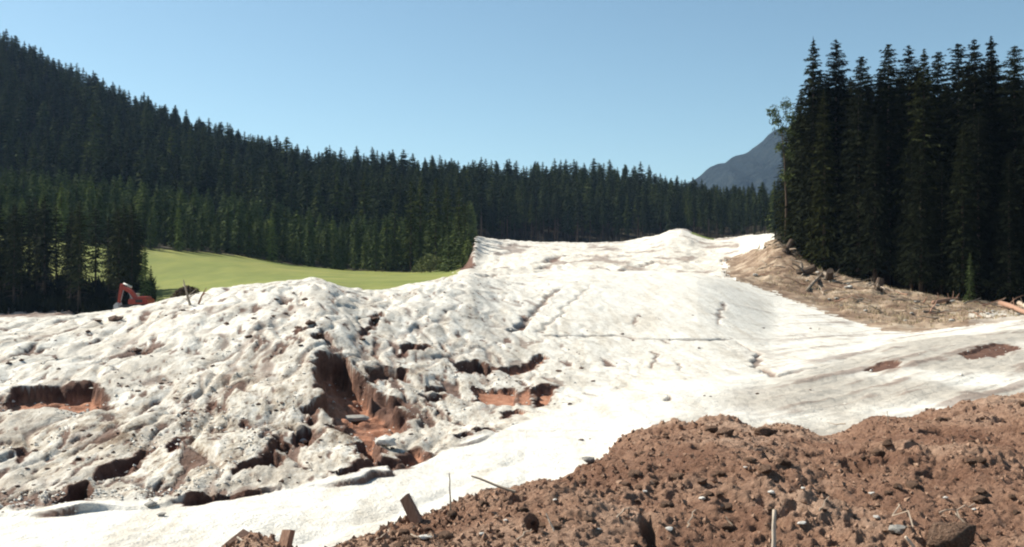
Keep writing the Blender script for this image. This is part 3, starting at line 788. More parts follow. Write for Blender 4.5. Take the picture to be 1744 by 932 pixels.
# --- the group with bare stems by the excavator
G_L = 'bare-stemmed spruces standing by the excavator'
lt = random.Random(21); left_xy = []
tops = lambda u: np.interp(u, [-400, 0, 30, 60, 90, 120, 150, 180, 200, 220, 240, 262], [330, 345, 345, 332, 338, 352, 330, 342, 350, 340, 380, 430])
for u, d, x in scatter(46, (-120, 240), lambda u: (121, 150), 2.0, 22):
    p = at(u, d); H = v2z(float(tops(u)) + lt.uniform(-4, 34), d) - p.z
    near_tree(lt.choice(BARE), 'spruce_tree', p, H, lt.uniform(0, 6.28), 'bare-stemmed spruce in the dark group left of the meadow', 'tree', G_L, lt.uniform(.95, 1.2))
for u, v in [(247, 420), (257, 452), (263, 478)]:
    p = at(u, 124 + (u - 247) * .2)
    near_tree(YOUNG[1], 'spruce_tree', p, v2z(v, p.y) - p.z, u, {247: 'dense spruce at the right end of the group left of the meadow', 257: 'lower spruce stepping down to the meadow beside the excavator', 263: 'smallest spruce at the meadow edge right of the excavator'}[u], 'tree', G_L, .75)

# --- young spruces along the meadow's upper edge, larches, shrub
G_Y = 'young spruces along the upper edge of the meadow'
yt = random.Random(31); yxy = []
for u, d, x in scatter(78, (-60, 792), lambda u: (fV(u) * 1.01, fV(u) * 1.01 + 12), 2.6, 32):
    p = at(u, d); H = yt.uniform(6.5, 12.5)
    far_tree(yt.choice(YOUNG), 'young_spruce', p, H, yt.uniform(0, 6.28), 'young spruce in the row edging the top of the meadow', 'tree', G_Y, yt.uniform(.9, 1.15)); yxy.append((p.x, p.y))
LL = ['leftmost of the tall clump above the pale shrub', 'second from the left in the tall clump above the pale shrub', 'in the middle of the tall clump above the pale shrub', 'right of the middle in the clump by the sand', 'last but one in the clump beside the sand', 'lowest one at the right end beside the sand', 'standing apart left of the tall clump', 'high on the dark left hillside', 'on the forest slope above the middle of the meadow', 'on the slope left of the tall clump', 'on the ridge side left of centre']
for i, (u, vt, dd) in enumerate([(700, 308, 5), (716, 300, 9), (742, 302, 6), (762, 312, 10), (782, 318, 5), (792, 345, 2), (672, 330, 16), (160, 170, 130), (545, 275, 170), (600, 285, 160), (435, 255, 180)]):
    d = fV(u) * 1.01 + dd; p = at(u, d)
    far_tree(LARCH[i % 2], 'larch_tree', p, v2z(vt, d) - p.z, i * 1.7, 'light green larch, %s' % LL[i], 'tree', 'light green larches along the forest edge', 1.15 if dd < 50 else 1.4)
    yxy.append((p.x, p.y))

for i, (u, vt, d) in enumerate(sorted([(764, 402, 182), (775, 385, 184), (784, 398, 176), (791, 388, 178), (797, 402, 172), (800, 418, 165), (788, 430, 158), (803, 436, 160), (799, 380, 186), (806, 408, 186)])):
    p = at(u, d); p.z = min(p.z, v2z(461, d))
    far_tree(YOUNG[i % 3], 'young_spruce', p, v2z(vt, d) - p.z, i, 'dark spruce where the meadow meets the sand, %s from the left in its clump' % ORD[i], 'tree', 'dark spruces where the meadow meets the sand', 1.9)
# --- front rows of the forest closing the valley
G_C = 'spruces in the front rows of the forest closing the valley'
ct = random.Random(41); cxy = []
ctop = lambda u: np.interp(u, [800, 900, 1000, 1100, 1200, 1300, 1340], [285, 292, 286, 296, 314, 326, 330])
for u, d, x in scatter(96, (806, 1330), lambda u: (max(fP(u), 300) * 1.0, max(fP(u), 300) + 22), 3.3, 42):
    p = at(u, d); H = v2z(float(ctop(u)) + ct.uniform(2, 50), d) - p.z
    far_tree(ct.choice(FAR + FARB + FARB), 'forest_spruce', p, H, ct.uniform(0, 6.28), 'tall spruce in the front rows of the forest behind the sand', 'tree', G_C, ct.uniform(.85, 1.1)); cxy.append((p.x, p.y))

# --- the rest of the woods, each one mass
def wood(name, label, spots, sources):
    """spots: (p, scale xy, scale z, rot, source index)"""
    me = bpy.data.meshes.new(name)
    me.vertices.add(len(spots)); me.vertices.foreach_set('co', np.array([s[0] for s in spots], np.float32).ravel())
    for nm, ty, key, vals in (('tree_scale', 'FLOAT_VECTOR', 'vector', [(s[1], s[1], s[2]) for s in spots]), ('tree_rot', 'FLOAT_VECTOR', 'vector', [(0, 0, s[3]) for s in spots]), ('tree_kind', 'INT', 'value', [s[4] for s in spots])):
        a = me.attributes.new(nm, ty, 'POINT'); a.data.foreach_set(key, np.array(vals, np.int32 if ty == 'INT' else np.float32).ravel())
    o = link(name, me)
    ng = bpy.data.node_groups.new(name, 'GeometryNodeTree')
    ng.interface.new_socket('Geometry', in_out='INPUT', socket_type='NodeSocketGeometry'); ng.interface.new_socket('Geometry', in_out='OUTPUT', socket_type='NodeSocketGeometry')
    N = ng.nodes; L = ng.links
    gi, go = N.new('NodeGroupInput'), N.new('NodeGroupOutput'); jn = N.new('GeometryNodeJoinGeometry')
    def attr(nm, ty):
        a = N.new('GeometryNodeInputNamedAttribute'); a.data_type = ty; a.inputs['Name'].default_value = nm
        return next(s for s in a.outputs if s.enabled and s.name == 'Attribute')
    sc_, ro_, kd_ = attr('tree_scale', 'FLOAT_VECTOR'), attr('tree_rot', 'FLOAT_VECTOR'), attr('tree_kind', 'INT')
    for i, src in enumerate(sources):
        oi = N.new('GeometryNodeObjectInfo'); oi.transform_space = 'ORIGINAL'; oi.inputs['Object'].default_value = src
        oi.inputs['As Instance'].default_value = True
        cmp_ = N.new('FunctionNodeCompare'); cmp_.data_type = 'INT'; cmp_.operation = 'EQUAL'
        ins = [s for s in cmp_.inputs if s.enabled]
        L.new(kd_, ins[0]); ins[1].default_value = i
        ip = N.new('GeometryNodeInstanceOnPoints')
        L.new(gi.outputs[0], ip.inputs['Points']); L.new(cmp_.outputs[0], ip.inputs['Selection']); L.new(oi.outputs['Geometry'], ip.inputs['Instance'])
        L.new(ro_, ip.inputs['Rotation']); L.new(sc_, ip.inputs['Scale']); L.new(ip.outputs[0], jn.inputs[0])
    L.new(jn.outputs[0], go.inputs[0])
    md = o.modifiers.new('trees', 'NODES'); md.node_group = ng
    return tag(o, label, None, None, 'stuff')
def source(kind):
    """an object of this kind already standing in the scene"""
    return next(o for o in col.objects if o.data is kind.whole)
def make_wood(name, label, spots_ud, kinds, hfun, seed, wide=1.0):
    r = random.Random(seed); sp = []
    for u, d, x in spots_ud:
        k = r.randrange(len(kinds)); H = hfun(u, d, r); s = H / kinds[k].H
        p = at(u, d); sp.append(((p.x, p.y, p.z - .2), s * r.uniform(.85, 1.1) * wide, s, r.uniform(0, 6.28), k))
    # instancing takes the source's mesh, not its place or size
    return wood(name, label, sp, [source(k) for k in kinds])
make_wood('forest', 'dense dark conifer forest on the left hillside', scatter(2800, (-420, 1330), lambda u: (fP(u) * (1.0 if u < 800 else 1.07), fH(u) * 1.12), 3.5, 51, cxy + yxy, 12), FAR + FAR + FARB + LARCH[:1], lambda u, d, r: r.choice([13, 15, 17, 19, 20, 22]) * r.uniform(.93, 1.07) * float(np.interp(u, [760, 850, 1080, 1180], [1, .93, .93, .74])), 52, 1.45)
make_wood('plantation', 'dense young spruce plantation above the meadow', scatter(1100, (-420, 805), lambda u: (fV(u) * 1.01 + 9, fP(u) * 1.02), 3.5, 53, yxy, 12), YOUNG, lambda u, d, r: r.choice([7.5, 9, 10.5, 12, 13.5]) * r.uniform(.95, 1.05) * (1 - .12 * (u > 500)), 54, 1.15)

# right wood behind the individual trees (its own sources: trunk and crown in one mesh)
for k in TALL[:2]:
    far_tree(k, 'spruce_tree', at(1812 + 40 * TALL.index(k), 112), 25, 1, 'spruce at the far right end of the right stand', 'tree', G_R)
make_wood('woodland', 'deep shaded spruce wood behind the right stand', scatter(330, (1350, 2220), lambda u: (fM(u) * 1.01 + (42 if u < 1800 else 2), fM(u) * 1.01 + 110), 3.2, 55, stand_xy, 12), TALL[:2], lambda u, d, r: r.uniform(18, 23), 56)

# ------------------------------------------------------------------ shrubs, brush and tufts
def leafy(n, rx, ry, rz_, size, seed):
    r = np.random.default_rng(seed); T = []
    for k in range(n):
        a = r.uniform(0, 6.28); h_ = r.uniform(0, 1); rad = math.sqrt(max(0, 1 - h_ ** 1.7)) * r.uniform(.55, 1.03)
        q = np.array([math.cos(a) * rad * rx, math.sin(a) * rad * ry, h_ * rz_ * r.uniform(.85, 1.1)])
        di = r.normal(size=3); di /= np.linalg.norm(di); w = np.cross(di, r.normal(size=3)); w /= np.linalg.norm(w)
        T.append((q - di * size * .5 - w * size * .3, q - di * size * .5 + w * size * .3, q + di * size * .6))
    V = np.array(T).reshape(-1, 3)
    return V, np.arange(len(V)).reshape(-1, 3)
def stems(n, rx, rz_, seed, r0=.04):
    r = random.Random(seed); P = []
    for k in range(n):
        a = r.uniform(0, 6.28); q = r.uniform(.3, .9)
        P.append(tube([(0, 0, -.1), (math.cos(a) * rx * q * .4, math.sin(a) * rx * q * .4, rz_ * .5), (math.cos(a) * rx * q, math.sin(a) * rx * q, rz_ * r.uniform(.7, 1.1))], [r0, r0 * .6, r0 * .25], 4, False))
    return join(P)
def shrub(name, p, rx, rz_, mat, seed, label, size=.35, n=1400):
    e = bpy.data.objects.new(name, None); col.objects.link(e); e.location = p
    link('foliage', mesh_np(name + '_foliage', *leafy(n, rx, rx * .8, rz_, size, seed), mat), e)
    link('stems', mesh_np(name + '_stems', *stems(9, rx * .8, rz_ * .9, seed), MAT_BARK), e)
    return tag(e, label, 'shrub')
shrub('willow_shrub', at(733, fV(733) * .985), 3.9, 3.4, MAT_SHRUB, 3, 'rounded pale green shrub at the meadow edge below the larches')
shrub('willow_shrub', at(575, fV(575) * .992), 1.6, 2.6, MAT_YOUNG, 4, 'small green bush at the meadow edge below the young spruces')
shrub('dry_bush', at(320, 100), 1.75, 1.3, MAT_SCRUB, 6, 'low reddish brown bush on the meadow behind the sand crest', .22, 1500)

# ------------------------------------------------------------------ stones, clods
def rock_mesh(name, mat, seed, flat=.7, jag=.35, sub=2, smooth=False):
    import bmesh
    bm = bmesh.new(); bmesh.ops.create_icosphere(bm, subdivisions=sub, radius=1)
    r = random.Random(seed)
    cut = [(Vector((r.gauss(0, 1), r.gauss(0, 1), r.gauss(0, 1))).normalized(), r.uniform(.55, .85)) for _ in range(7)]
    for v in bm.verts:
        c = v.co.copy(); L = 1 + jag * (math.sin(c.x * 3.1 + seed) * math.sin(c.y * 3.7 + seed * 2) * .5 + r.uniform(-.25, .25))
        c = c * L * (1 + .22 * float(perlin(np.array([c.x * 2.3 + c.z * 1.7 + seed]), np.array([c.y * 2.3 - c.z * 1.3]), 2)[0]) * 1.6)
        for n, dd in cut:
            k = c.dot(n)
            if k > dd: c -= n * (k - dd) * .8
        v.co = Vector((c.x, c.y, c.z * flat))
    me = bpy.data.meshes.new(name); bm.to_mesh(me); bm.free(); me.materials.append(mat)
    if smooth: me.polygons.foreach_set('use_smooth', np.full(len(me.polygons), True))
    return me
CLODS = [rock_mesh('soil_clod', MAT_CLOD, 200 + i, .7, .6) for i in range(5)]
ECLODS = [rock_mesh('earth_clod', MAT_EARTHCLOD, 210 + i, .75, .5, 3, True) for i in range(5)]
STONES = [rock_mesh('stone', MAT_STONE, 220 + i, .6, .3) for i in range(4)]
PSTONES = [rock_mesh('pale_stone', MAT_PALESTONE, 230 + i, .6, .3) for i in range(4)]
def lump(name, me, u, v, wpx, label, cat, group=None, aspect=(1, 1, 1), rz=0, sink=.25, dmin=5.0, tilt=0):
    p = hit(u, v, dmin); s_ = wpx * p.y / F / 2
    o = link(name, me); o.scale = (s_ * aspect[0], s_ * aspect[1], s_ * aspect[2])
    o.location = (p.x, p.y, p.z + s_ * aspect[2] * (.6 - sink)); o.rotation_euler = (tilt, tilt * .6, rz)
    return tag(o, label, cat, group)
rs = random.Random(61)
# dark clods on the broken crust
G_CL = 'dark soil clods scattered on the sand slope'
big = [(545, 573, 20), (527, 553, 24), (507, 560, 14), (640, 546, 18), (232, 600, 18), (196, 546, 26), (168, 548, 12), (312, 530, 12), (386, 553, 11), (150, 566, 9), (424, 576, 14), (618, 580, 14), (432, 544, 10), (470, 512, 12), (500, 500, 9), (520, 512, 12), (486, 536, 11), (465, 540, 9), (555, 540, 10), (585, 555, 8), (512, 590, 9),
       (345, 612, 8), (362, 625, 8), (330, 655, 9), (275, 655, 10), (262, 690, 12), (236, 668, 14), (300, 680, 10), (215, 690, 9), (140, 735, 12), (152, 745, 12), (200, 740, 9), (225, 758, 11), (172, 765, 9), (60, 770, 12), (45, 800, 10), (80, 800, 9), (110, 770, 9), (30, 830, 12), (70, 840, 9), (14, 620, 10), (36, 615, 9), (95, 612, 8), (100, 630, 7),
       (440, 690, 9), (470, 700, 9), (480, 690, 7), (545, 780, 9), (520, 800, 10), (480, 820, 10), (460, 770, 8), (590, 760, 9), (720, 720, 9), (700, 740, 10), (760, 700, 8), (790, 690, 9), (668, 765, 10), (830, 650, 9), (880, 650, 8), (952, 634, 10), (1010, 650, 7), (990, 628, 8), (970, 690, 8), (990, 750, 9), (1005, 748, 6),
       (1180, 538, 6), (1230, 520, 8), (1090, 540, 7), (1190, 594, 8), (1060, 570, 7), (1078, 581, 8), (1140, 580, 6), (1300, 560, 5), (1380, 560, 5), (1050, 620, 6), (1200, 675, 8), (1210, 676, 6), (1290, 672, 7), (1380, 665, 7)]
for u, v, w in big:
    lump('soil_clod', rs.choice(CLODS), u, v, w * rs.uniform(.6, 1.1), 'dark soil clod lying on the pale sand slope', 'clod', G_CL, (1, 1.2, .65), rs.uniform(0, 3), .3)
for k in range(14):
    u = rs.uniform(0, 860); f = rs.random() ** .7
    v = np.interp(u, Ucol, vK) * (1 - f) + np.interp(u, Ucol, vS0) * f + 4
    lump('soil_clod', rs.choice(CLODS), u, v, rs.uniform(4, 10), 'dark soil clod lying on the pale sand slope', 'clod', G_CL, (1, 1.2, .65), rs.uniform(0, 3), .3)
# stones and clods one can name
lump('stone', STONES[0], 1003, 788, 30, 'grey angular slab of stone lying at the edge of the earth bank', 'stone', None, (1, .8, .6), .6, .1, tilt=.3)
lump('stone', STONES[1], 275, 880, 17, 'small dark stone lying alone on the sandy track', 'stone', None, (1, .8, .7), .2, .1)
lump('stone', STONES[2], 258, 862, 26, 'dark rounded stone at the foot of the sand scarp', 'stone', None, (1, .7, .6), 1.2, .2)
lump('stone', STONES[3], 600, 718, 44, 'rounded grey boulder beside the red gully', 'stone', None, (1.3, .8, .5), .1, .2)
lump('stone', PSTONES[0], 655, 760, 40, 'pale rounded block of dried mud in the lower gully', 'mud block', None, (1, 1, .9), .4, .1)
lump('stone', PSTONES[1], 518, 756, 14, 'small pale stone at the mouth of the dark hole', 'stone', None, (1, 1, 1), .4, .0)
lump('stone', STONES[1], 1528, 908, 30, 'smooth rounded pinkish grey stone half buried in the earth bank', 'stone', None, (1, 1, 1), .5, .2)
lump('earth_clod', ECLODS[0], 1610, 928, 96, 'large light brown clod of earth at the lower right corner', 'clod', None, (1, .8, .65), .3, .35)
lump('stone', PSTONES[2], 722, 920, 30, 'flat pale stone in the earth beside the leaning plank', 'stone', None, (1, .7, .4), .5, .0)
lump('stone', PSTONES[3], 1366, 896, 20, 'white flat stone right of the pale upright stake', 'stone', None, (1, .7, .6), .1, .1)
lump('earth_clod', ECLODS[1], 770, 880, 18, 'dark clod at the foot of the thin upright twig', 'clod', None, (1, 1, .9), .1, .1)
lump('earth_clod', ECLODS[2], 1235, 742, 34, 'dark brown clod on the crest of the earth bank', 'clod', None, (1, 1, .7), .1, .3)
lump('earth_clod', ECLODS[3], 1300, 742, 44, 'overhanging dark clod on the crest below the grey gravel', 'clod', None, (1, .9, .6), .9, .2)
for i, (u, v, w) in enumerate([(1313, 842, 13), (1368, 834, 9), (1485, 845, 12), (1492, 886, 14), (1196, 850, 12), (1140, 905, 16), (1098, 842, 10), (945, 858, 8), (1270, 800, 8), (1610, 850, 10), (1660, 870, 9), (1020, 905, 9), (820, 915, 10), (862, 890, 9)]):
    lump('stone', PSTONES[i % 4], u, v, w, 'small pale pebble lying on the brown earth bank', 'stone', 'pale pebbles on the earth bank', (1, 1, .8), i, .0)
G_E = 'brown clods lying on the earth bank'
for k in range(110):
    u = rs.uniform(600, 1860); v0 = np.interp(u, Ucol, vE)
    v = rs.uniform(v0 + 8, 940)
    if v0 + 8 > 930: continue
    lump('earth_clod', rs.choice(ECLODS), u, v, rs.choice([8, 10, 12, 14, 18, 22]) * rs.uniform(.8, 1.3), 'brown clod of earth among many on the earth bank', 'clod', G_E, (1, 1, .75), rs.uniform(0, 3), .5)
# fine crumbs of the earth bank, too many to count
def crumbs():
    r = np.random.default_rng(77); V = []; Fc = []
    base = np.array([(1, 0, 0), (-.5, .87, 0), (-.5, -.87, 0), (0, 0, 1), (0, 0, -1)], float)
    f = np.array([(0, 1, 3), (1, 2, 3), (2, 0, 3), (1, 0, 4), (2, 1, 4), (0, 2, 4)])
    n = 0
    for k in range(12000):
        u = r.uniform(330, 1960); e = float(np.interp(u, Ucol, dE)); d = e * 1.1 - (e * 1.1 - 5.6) * r.random() ** 1.2
        if d > e * 1.14: continue
        x = (u - CU) * d / F; s_ = r.choice([.008, .012, .017, .026], p=[.4, .3, .2, .1]) * r.uniform(.7, 1.3)
        q = base * (1 + r.uniform(-.4, .4, (5, 1))) * s_; a = r.uniform(0, 6.28); ca, sa = math.cos(a), math.sin(a); tl = r.uniform(-.8, .8); ct_, st = math.cos(tl), math.sin(tl)
        q = q @ np.array([[ca, -sa, 0], [sa, ca, 0], [0, 0, 1]]) @ np.array([[ct_, 0, st], [0, 1, 0], [-st, 0, ct_]])
        V.append(q + np.array([x, d, gz(x, d) + s_ * .35])); Fc.append(f + n); n += 5
    tag(link('earth_crumbs', mesh_np('earth_crumbs', np.concatenate(V), np.concatenate(Fc), MAT_EARTHCLOD)), 'fine crumbs of soil strewn over the earth bank', None, None, 'stuff')
crumbs()

# broken bits of the crust and of the soil below it, too many to count
def fragments(name, label, n, mat, seed, where, sizes):
    r = np.random.default_rng(seed); V = []; Fc = []; c = 0; tries = 0
    base = np.array([(1, 0, 0), (-.3, .9, .1), (-.8, -.6, 0), (.3, -.8, .2), (.1, .1, .9), (0, 0, -.6)], float)
    f = np.array([(0, 1, 4), (1, 2, 4), (2, 3, 4), (3, 0, 4), (1, 0, 5), (2, 1, 5), (3, 2, 5), (0, 3, 5)])
    while c < n and tries < 60:
        tries += 1
        for k in range(n):
            j = int(r.integers(0, NR)); i = int(r.integers(0, NC))
            if r.random() > where[j, i]: continue
            x, y = XX[j, i], YY[j, i]; s_ = r.choice(sizes) * r.uniform(.6, 1.4) * (.6 + y / 45)
            a = r.uniform(0, 6.28); ca, sa = math.cos(a), math.sin(a)
            q = base * (1 + r.uniform(-.45, .45, (6, 3))) * s_ * np.array([1, 1, .7]) @ np.array([[ca, -sa, 0], [sa, ca, 0], [0, 0, 1]])
            V.append(q + np.array([x, y, ZZ[j, i] + s_ * .2])); Fc.append(f + 6 * c); c += 1
            if c >= n: break
    tag(link(name, mesh_np(name, np.concatenate(V), np.concatenate(Fc), mat)), label, None, None, 'stuff')
MAT_CRUST = simple('pale_crust_bits', (.50, .47, .41), (.70, .67, .60), 3, .3, .02)
onface = face * (zone == 0) * (UU > -60) * (UU < 1000) * rough_u
holes = np.clip(red + soil, 0, 1) * (zone == 0) * (UU > -60) * (UU < 1760) * (DD < 60)
clus = sstep(-.1, .5, fbm(XX * .6, YY * .3, 3, 99))
fragments('crust_rubble', 'pale crumbs of broken crust on the sand slope', 2200, MAT_CRUST, 91, np.clip(onface * (.1 + .9 * low) * (.1 + .9 * clus ** 2) + .12 * holes, 0, 1), [.012, .018, .026, .04])
fragments('soil_rubble', 'brown crumbs of soil on the sand slope', 1300, MAT_CLOD, 92, np.clip(onface * (.04 + .5 * low * clus ** 3 + .2 * clus ** 4) + .3 * holes * onface, 0, 1), [.008, .014, .02, .032])

# ------------------------------------------------------------------ sticks, planks, logs
def stick(name, a, b, r0, r1, mat, label, cat, group=None, bend=.0, n=6, seg=5, seed=0):
    """a round stick from a to b (world)"""
    r = random.Random(seed); a, b = Vector(a), Vector(b); L = (b - a).length
    pts = []
    for k in range(seg + 1):
        t = k / seg
        q = (b - a) * t + Vector((r.uniform(-1, 1), r.uniform(-1, 1), r.uniform(-1, 1))) * bend * L * math.sin(math.pi * t)
        pts.append(q)
    v, f = tube(pts, [r0 + (r1 - r0) * k / seg for k in range(seg + 1)], n)
    o = link(name, mesh_np(name, v, f, mat, n > 5)); o.location = a
    return tag(o, label, cat, group)
def board(name, a, b, w, th, mat, label, cat, face=Vector((0, -1, 0.2))):
    a, b = Vector(a), Vector(b); t = (b - a); L = t.length; t.normalize()
    s_ = t.cross(face).normalized(); n = s_.cross(t).normalized()
    V = []; 
    for k, z in enumerate((0, .33, .66, 1)):
        jw = [1, 1.03, .98, .93][k]
        for i, j in ((-1, -1), (1, -1), (1, 1), (-1, 1)):
            e = (.007 * i if k == 3 else 0) * 1.0
            V.append(t * (L * z + e) + s_ * i * w / 2 * jw + n * j * th / 2)
    Fc = [(3, 2, 1, 0), (12, 13, 14, 15)]
    for k in range(3):
        for i in range(4): Fc.append((k * 4 + i, k * 4 + (i + 1) % 4, k * 4 + 4 + (i + 1) % 4, k * 4 + 4 + i))
    o = link(name, mesh_np(name, V, Fc, mat)); o.location = a
    return tag(o, label, cat)
def px(u, v, d): return Vector(((u - CU) * d / F, d, v2z(v, d)))
d = hit(712, 892).y
board('wooden_plank', px(712, 892, d), px(689, 846, d + .05), .08, .045, MAT_BROWNWOOD, 'brown plank leaning to the left out of the earth', 'plank', Vector((-.55, -1, .3)))
d = 7.0
board('wooden_stake', px(480, 950, d), px(492, 903, d + .05), .085, .05, MAT_BROWNWOOD, 'short square brown stake at the bottom edge of the picture', 'stake', Vector((-.7, -1, .3)))
board('wooden_plank', px(385, 950, 7.0), px(428, 912, 7.3), .16, .03, MAT_BROWNWOOD, 'broad brown board lying in the small heap at bottom left', 'plank', Vector((.3, -.8, .7)))
stick('wooden_stick', px(446, 945, 6.9), px(404, 915, 7.1), .009, .007, MAT_PALEWOOD, 'thin pale lath lying across the small heap at bottom left', 'stick', None, .0, 5, 3, 1)
d = hit(768, 880).y
stick('dry_twig', px(768, 884, d), px(765, 806, d), .008, .004, MAT_DEADWOOD, 'thin upright twig standing on the sandy track edge', 'twig', None, .02, 5, 6, 2)
d = hit(870, 840).y
stick('dry_twig', px(878, 838, d), px(803, 811, d + .15), .013, .007, MAT_DEADWOOD, 'thin twig pointing left from the earth bank over the track', 'twig', None, .02, 5, 5, 3)
d = hit(1318, 950).y
stick('wooden_stake', px(1317, 955, d), px(1319, 868, d + .05), .016, .013, MAT_PALEWOOD, 'pale peeled stake standing upright in the earth bank', 'stake', None, .01, 7, 5, 4)
d = hit(942, 905).y
stick('wooden_stick', px(945, 908, d), px(930, 874, d + .05), .007, .005, MAT_PALEWOOD, 'short pale stick beside a dark hole in the earth bank', 'stick', None, .02, 5, 4, 5)
d = hit(1560, 925).y - .3
stick('wooden_stick', px(1560, 936, d), px(1542, 914, d), .010, .009, MAT_PALEWOOD, 'short white stick at the bottom right of the earth bank', 'stick', None, .01, 6, 3, 6)
d = hit(1440, 735).y
stick('dry_twig', px(1440, 722, d), px(1408, 719, d + .3), .008, .004, MAT_DEADWOOD, 'bent twig on the crest of the earth bank against grey gravel', 'twig', None, .06, 5, 5, 7)
d = hit(1512, 728).y
stick('dry_twig', px(1512, 722, d), px(1511, 700, d), .006, .003, MAT_DEADWOOD, 'tiny upright twig on the crest of the earth bank', 'twig', None, .05, 4, 4, 8)
d = hit(1640, 905).y
for i, ((u0, v0), (u1, v1)) in enumerate([((1650, 925), (1630, 880)), ((1600, 880), (1660, 868)), ((1545, 905), (1530, 868)), ((1395, 880), (1412, 860)), ((1170, 905), (1185, 880)), ((1050, 890), (1072, 878)), ((880, 925), (905, 915)), ((1250, 905), (1236, 890)), ((700, 918), (735, 925)), ((640, 925), (665, 912))]):
    q0, q1 = hit(u0, v0), hit(u1, v1)
    stick('dry_twig', q0 + Vector((0, 0, .02)), q1 + Vector((0, 0, .04)), .006, .004, MAT_DEADWOOD, 'thin pale rootlet lying on the brown earth bank', 'twig', 'pale rootlets on the earth bank', .08, 4, 6, 20 + i)
# dead branch on the crest of the left mound
def forked(name, p, H, label, mat, seed, forks=4, r0=.035, lean=(0, 0)):
    r = random.Random(seed); P = []
    top = Vector((lean[0], lean[1], H))
    P.append(tube([(0, 0, -.15), top * .5 + Vector((r.uniform(-.08, .08) * H, 0, 0)), top], [r0, r0 * .7, r0 * .25], 6))
    for k in range(forks):
        t = r.uniform(.25, .85); a = r.uniform(0, 6.28); L = H * r.uniform(.25, .5); b = top * t
        P.append(tube([b, b + Vector((math.cos(a) * L * .5, math.sin(a) * L * .5, L * .35)), b + Vector((math.cos(a) * L, math.sin(a) * L, L * r.uniform(.2, .9)))], [r0 * .5, r0 * .35, r0 * .12], 4, False))
    o = link(name, mesh_np(name, *join(P), mat)); o.location = p
    return tag(o, label, 'branch')
forked('dead_branch', hit(326, 520) + Vector((0, 0, 0)), .95, 'dead forked branch sticking up on the crest of the sand mound', MAT_DEADWOOD, 3, 3, .06, (-.3, 0))
forked('dead_branch', hit(336, 518), .6, 'short dark branch beside the forked one on the sand crest', MAT_BROWNWOOD, 9, 2, .05, (.35, 0))

# --- logs, stumps and torn roots on the right bank
def stump(u, v, H, r0, label, seed, tip=0.0):
    r = random.Random(seed); p = hit(u, v, 60)
    e = bpy.data.objects.new('tree_stump', None); col.objects.link(e); e.location = p; e.rotation_euler = (tip, tip * .4, r.uniform(0, 6))
    link('stem', mesh_np('stump_stem', *tube([(0, 0, -.3), (0, 0, H * .25), (.03, 0, H * .6), (.05, 0, H)], [r0 * 1.5, r0 * 1.1, r0, r0 * .95], 10), MAT_BARK, False), e)
    P = []
    for k in range(9):
        a = 6.28 * k / 9 + r.uniform(-.3, .3); L = r0 * r.uniform(2.5, 5.5); c, s_ = math.cos(a), math.sin(a)
        P.append(tube([(c * r0 * .6, s_ * r0 * .6, .15 * H), (c * L * .5, s_ * L * .5, r.uniform(.0, .3) * H), (c * L * .8, s_ * L * .8, r.uniform(-.2, .35) * H), (c * L, s_ * L, r.uniform(-.3, .5) * H)], [r0 * .45, r0 * .28, r0 * .15, r0 * .05], 5, False))
    link('roots', mesh_np('stump_roots', *join(P), MAT_DEADWOOD), e)
    return tag(e, label, 'stump')
stump(1365, 470, 1.5, .38, 'upturned stump with pale roots at the left end of the bank', 1, 1.1)
stump(1412, 480, 1.3, .34, 'torn stump with roots beside the tangle under the spruces', 2, .8)
stump(1340, 430, 1.4, .36, 'broken stump high on the bank below the thin tufted tree', 3, .5)
stump(1495, 492, 1.0, .32, 'low stump with spread roots in the shade of the right stand', 4, .3)
def log(u0, v0, u1, v1, r0, label, seed, mat=MAT_DEADWOOD, dm=60):
    a, b = hit(u0, v0, dm), hit(u1, v1, dm)
    e = bpy.data.objects.new('fallen_log', None); col.objects.link(e); e.location = a + Vector((0, 0, r0 * .8))
    L = b - a; r = random.Random(seed); P = []
    for k in range(5):
        t = r.uniform(.15, .9); q = L * t; P.append(tube([q, q + Vector((r.uniform(-.3, .3), r.uniform(-.3, .3), r.uniform(.3, .8)))], [r0 * .25, r0 * .08], 4, False))
    link('stem', mesh_np('log_stem', *tube([Vector((0, 0, 0)), L * .35 + Vector((0, 0, .06)), L * .7, L], [r0, r0 * .9, r0 * .75, r0 * .55], 9), mat, True), e)
    link('branch_stubs', mesh_np('log_stubs', *join(P), mat), e)
    return tag(e, label, 'log')
log(1708, 506, 1770, 540, .26, 'upper long bare log on the bank at the right edge', 1)
log(1704, 522, 1765, 552, .22, 'lower long brown log on the bank at the right edge', 2, MAT_BROWNWOOD)
log(1716, 488, 1752, 500, .2, 'short pale log among debris at the right edge', 3)
log(1478, 487, 1510, 482, .2, 'pale log lying in the shade edge of the right stand', 4)
log(1590, 520, 1640, 512, .18, 'thin dark log at the foot of the spruces', 5, MAT_BROWNWOOD)
log(1375, 500, 1400, 470, .16, 'pale slanting log under the tangle of roots', 6)
rb = random.Random(71)
G_B = 'dry branches strewn over the torn bank'
for k in range(60):
    u = rb.uniform(1290, 1740)
    lo, hi = np.interp(u, Ucol, vK), np.interp(u, Ucol, vM)
    v = lo + (hi - lo) * (.12 + .88 * rb.random() ** .6) - 2
    p = hit(u, v, 55); a = rb.uniform(0, 6.28); L = rb.uniform(1.0, 3.0)
    q = p + Vector((math.cos(a) * L, math.sin(a) * L * .6, 0)); q.z = gz(q.x, q.y) + rb.uniform(0, .9)
    stick('dead_branch', p + Vector((0, 0, .05)), q, rb.uniform(.05, .09), .02, rb.choice([MAT_DEADWOOD, MAT_DEADWOOD, MAT_BROWNWOOD]), 'dry branch strewn among debris on the torn bank', 'branch', G_B, .06, 5, 5, 300 + k)
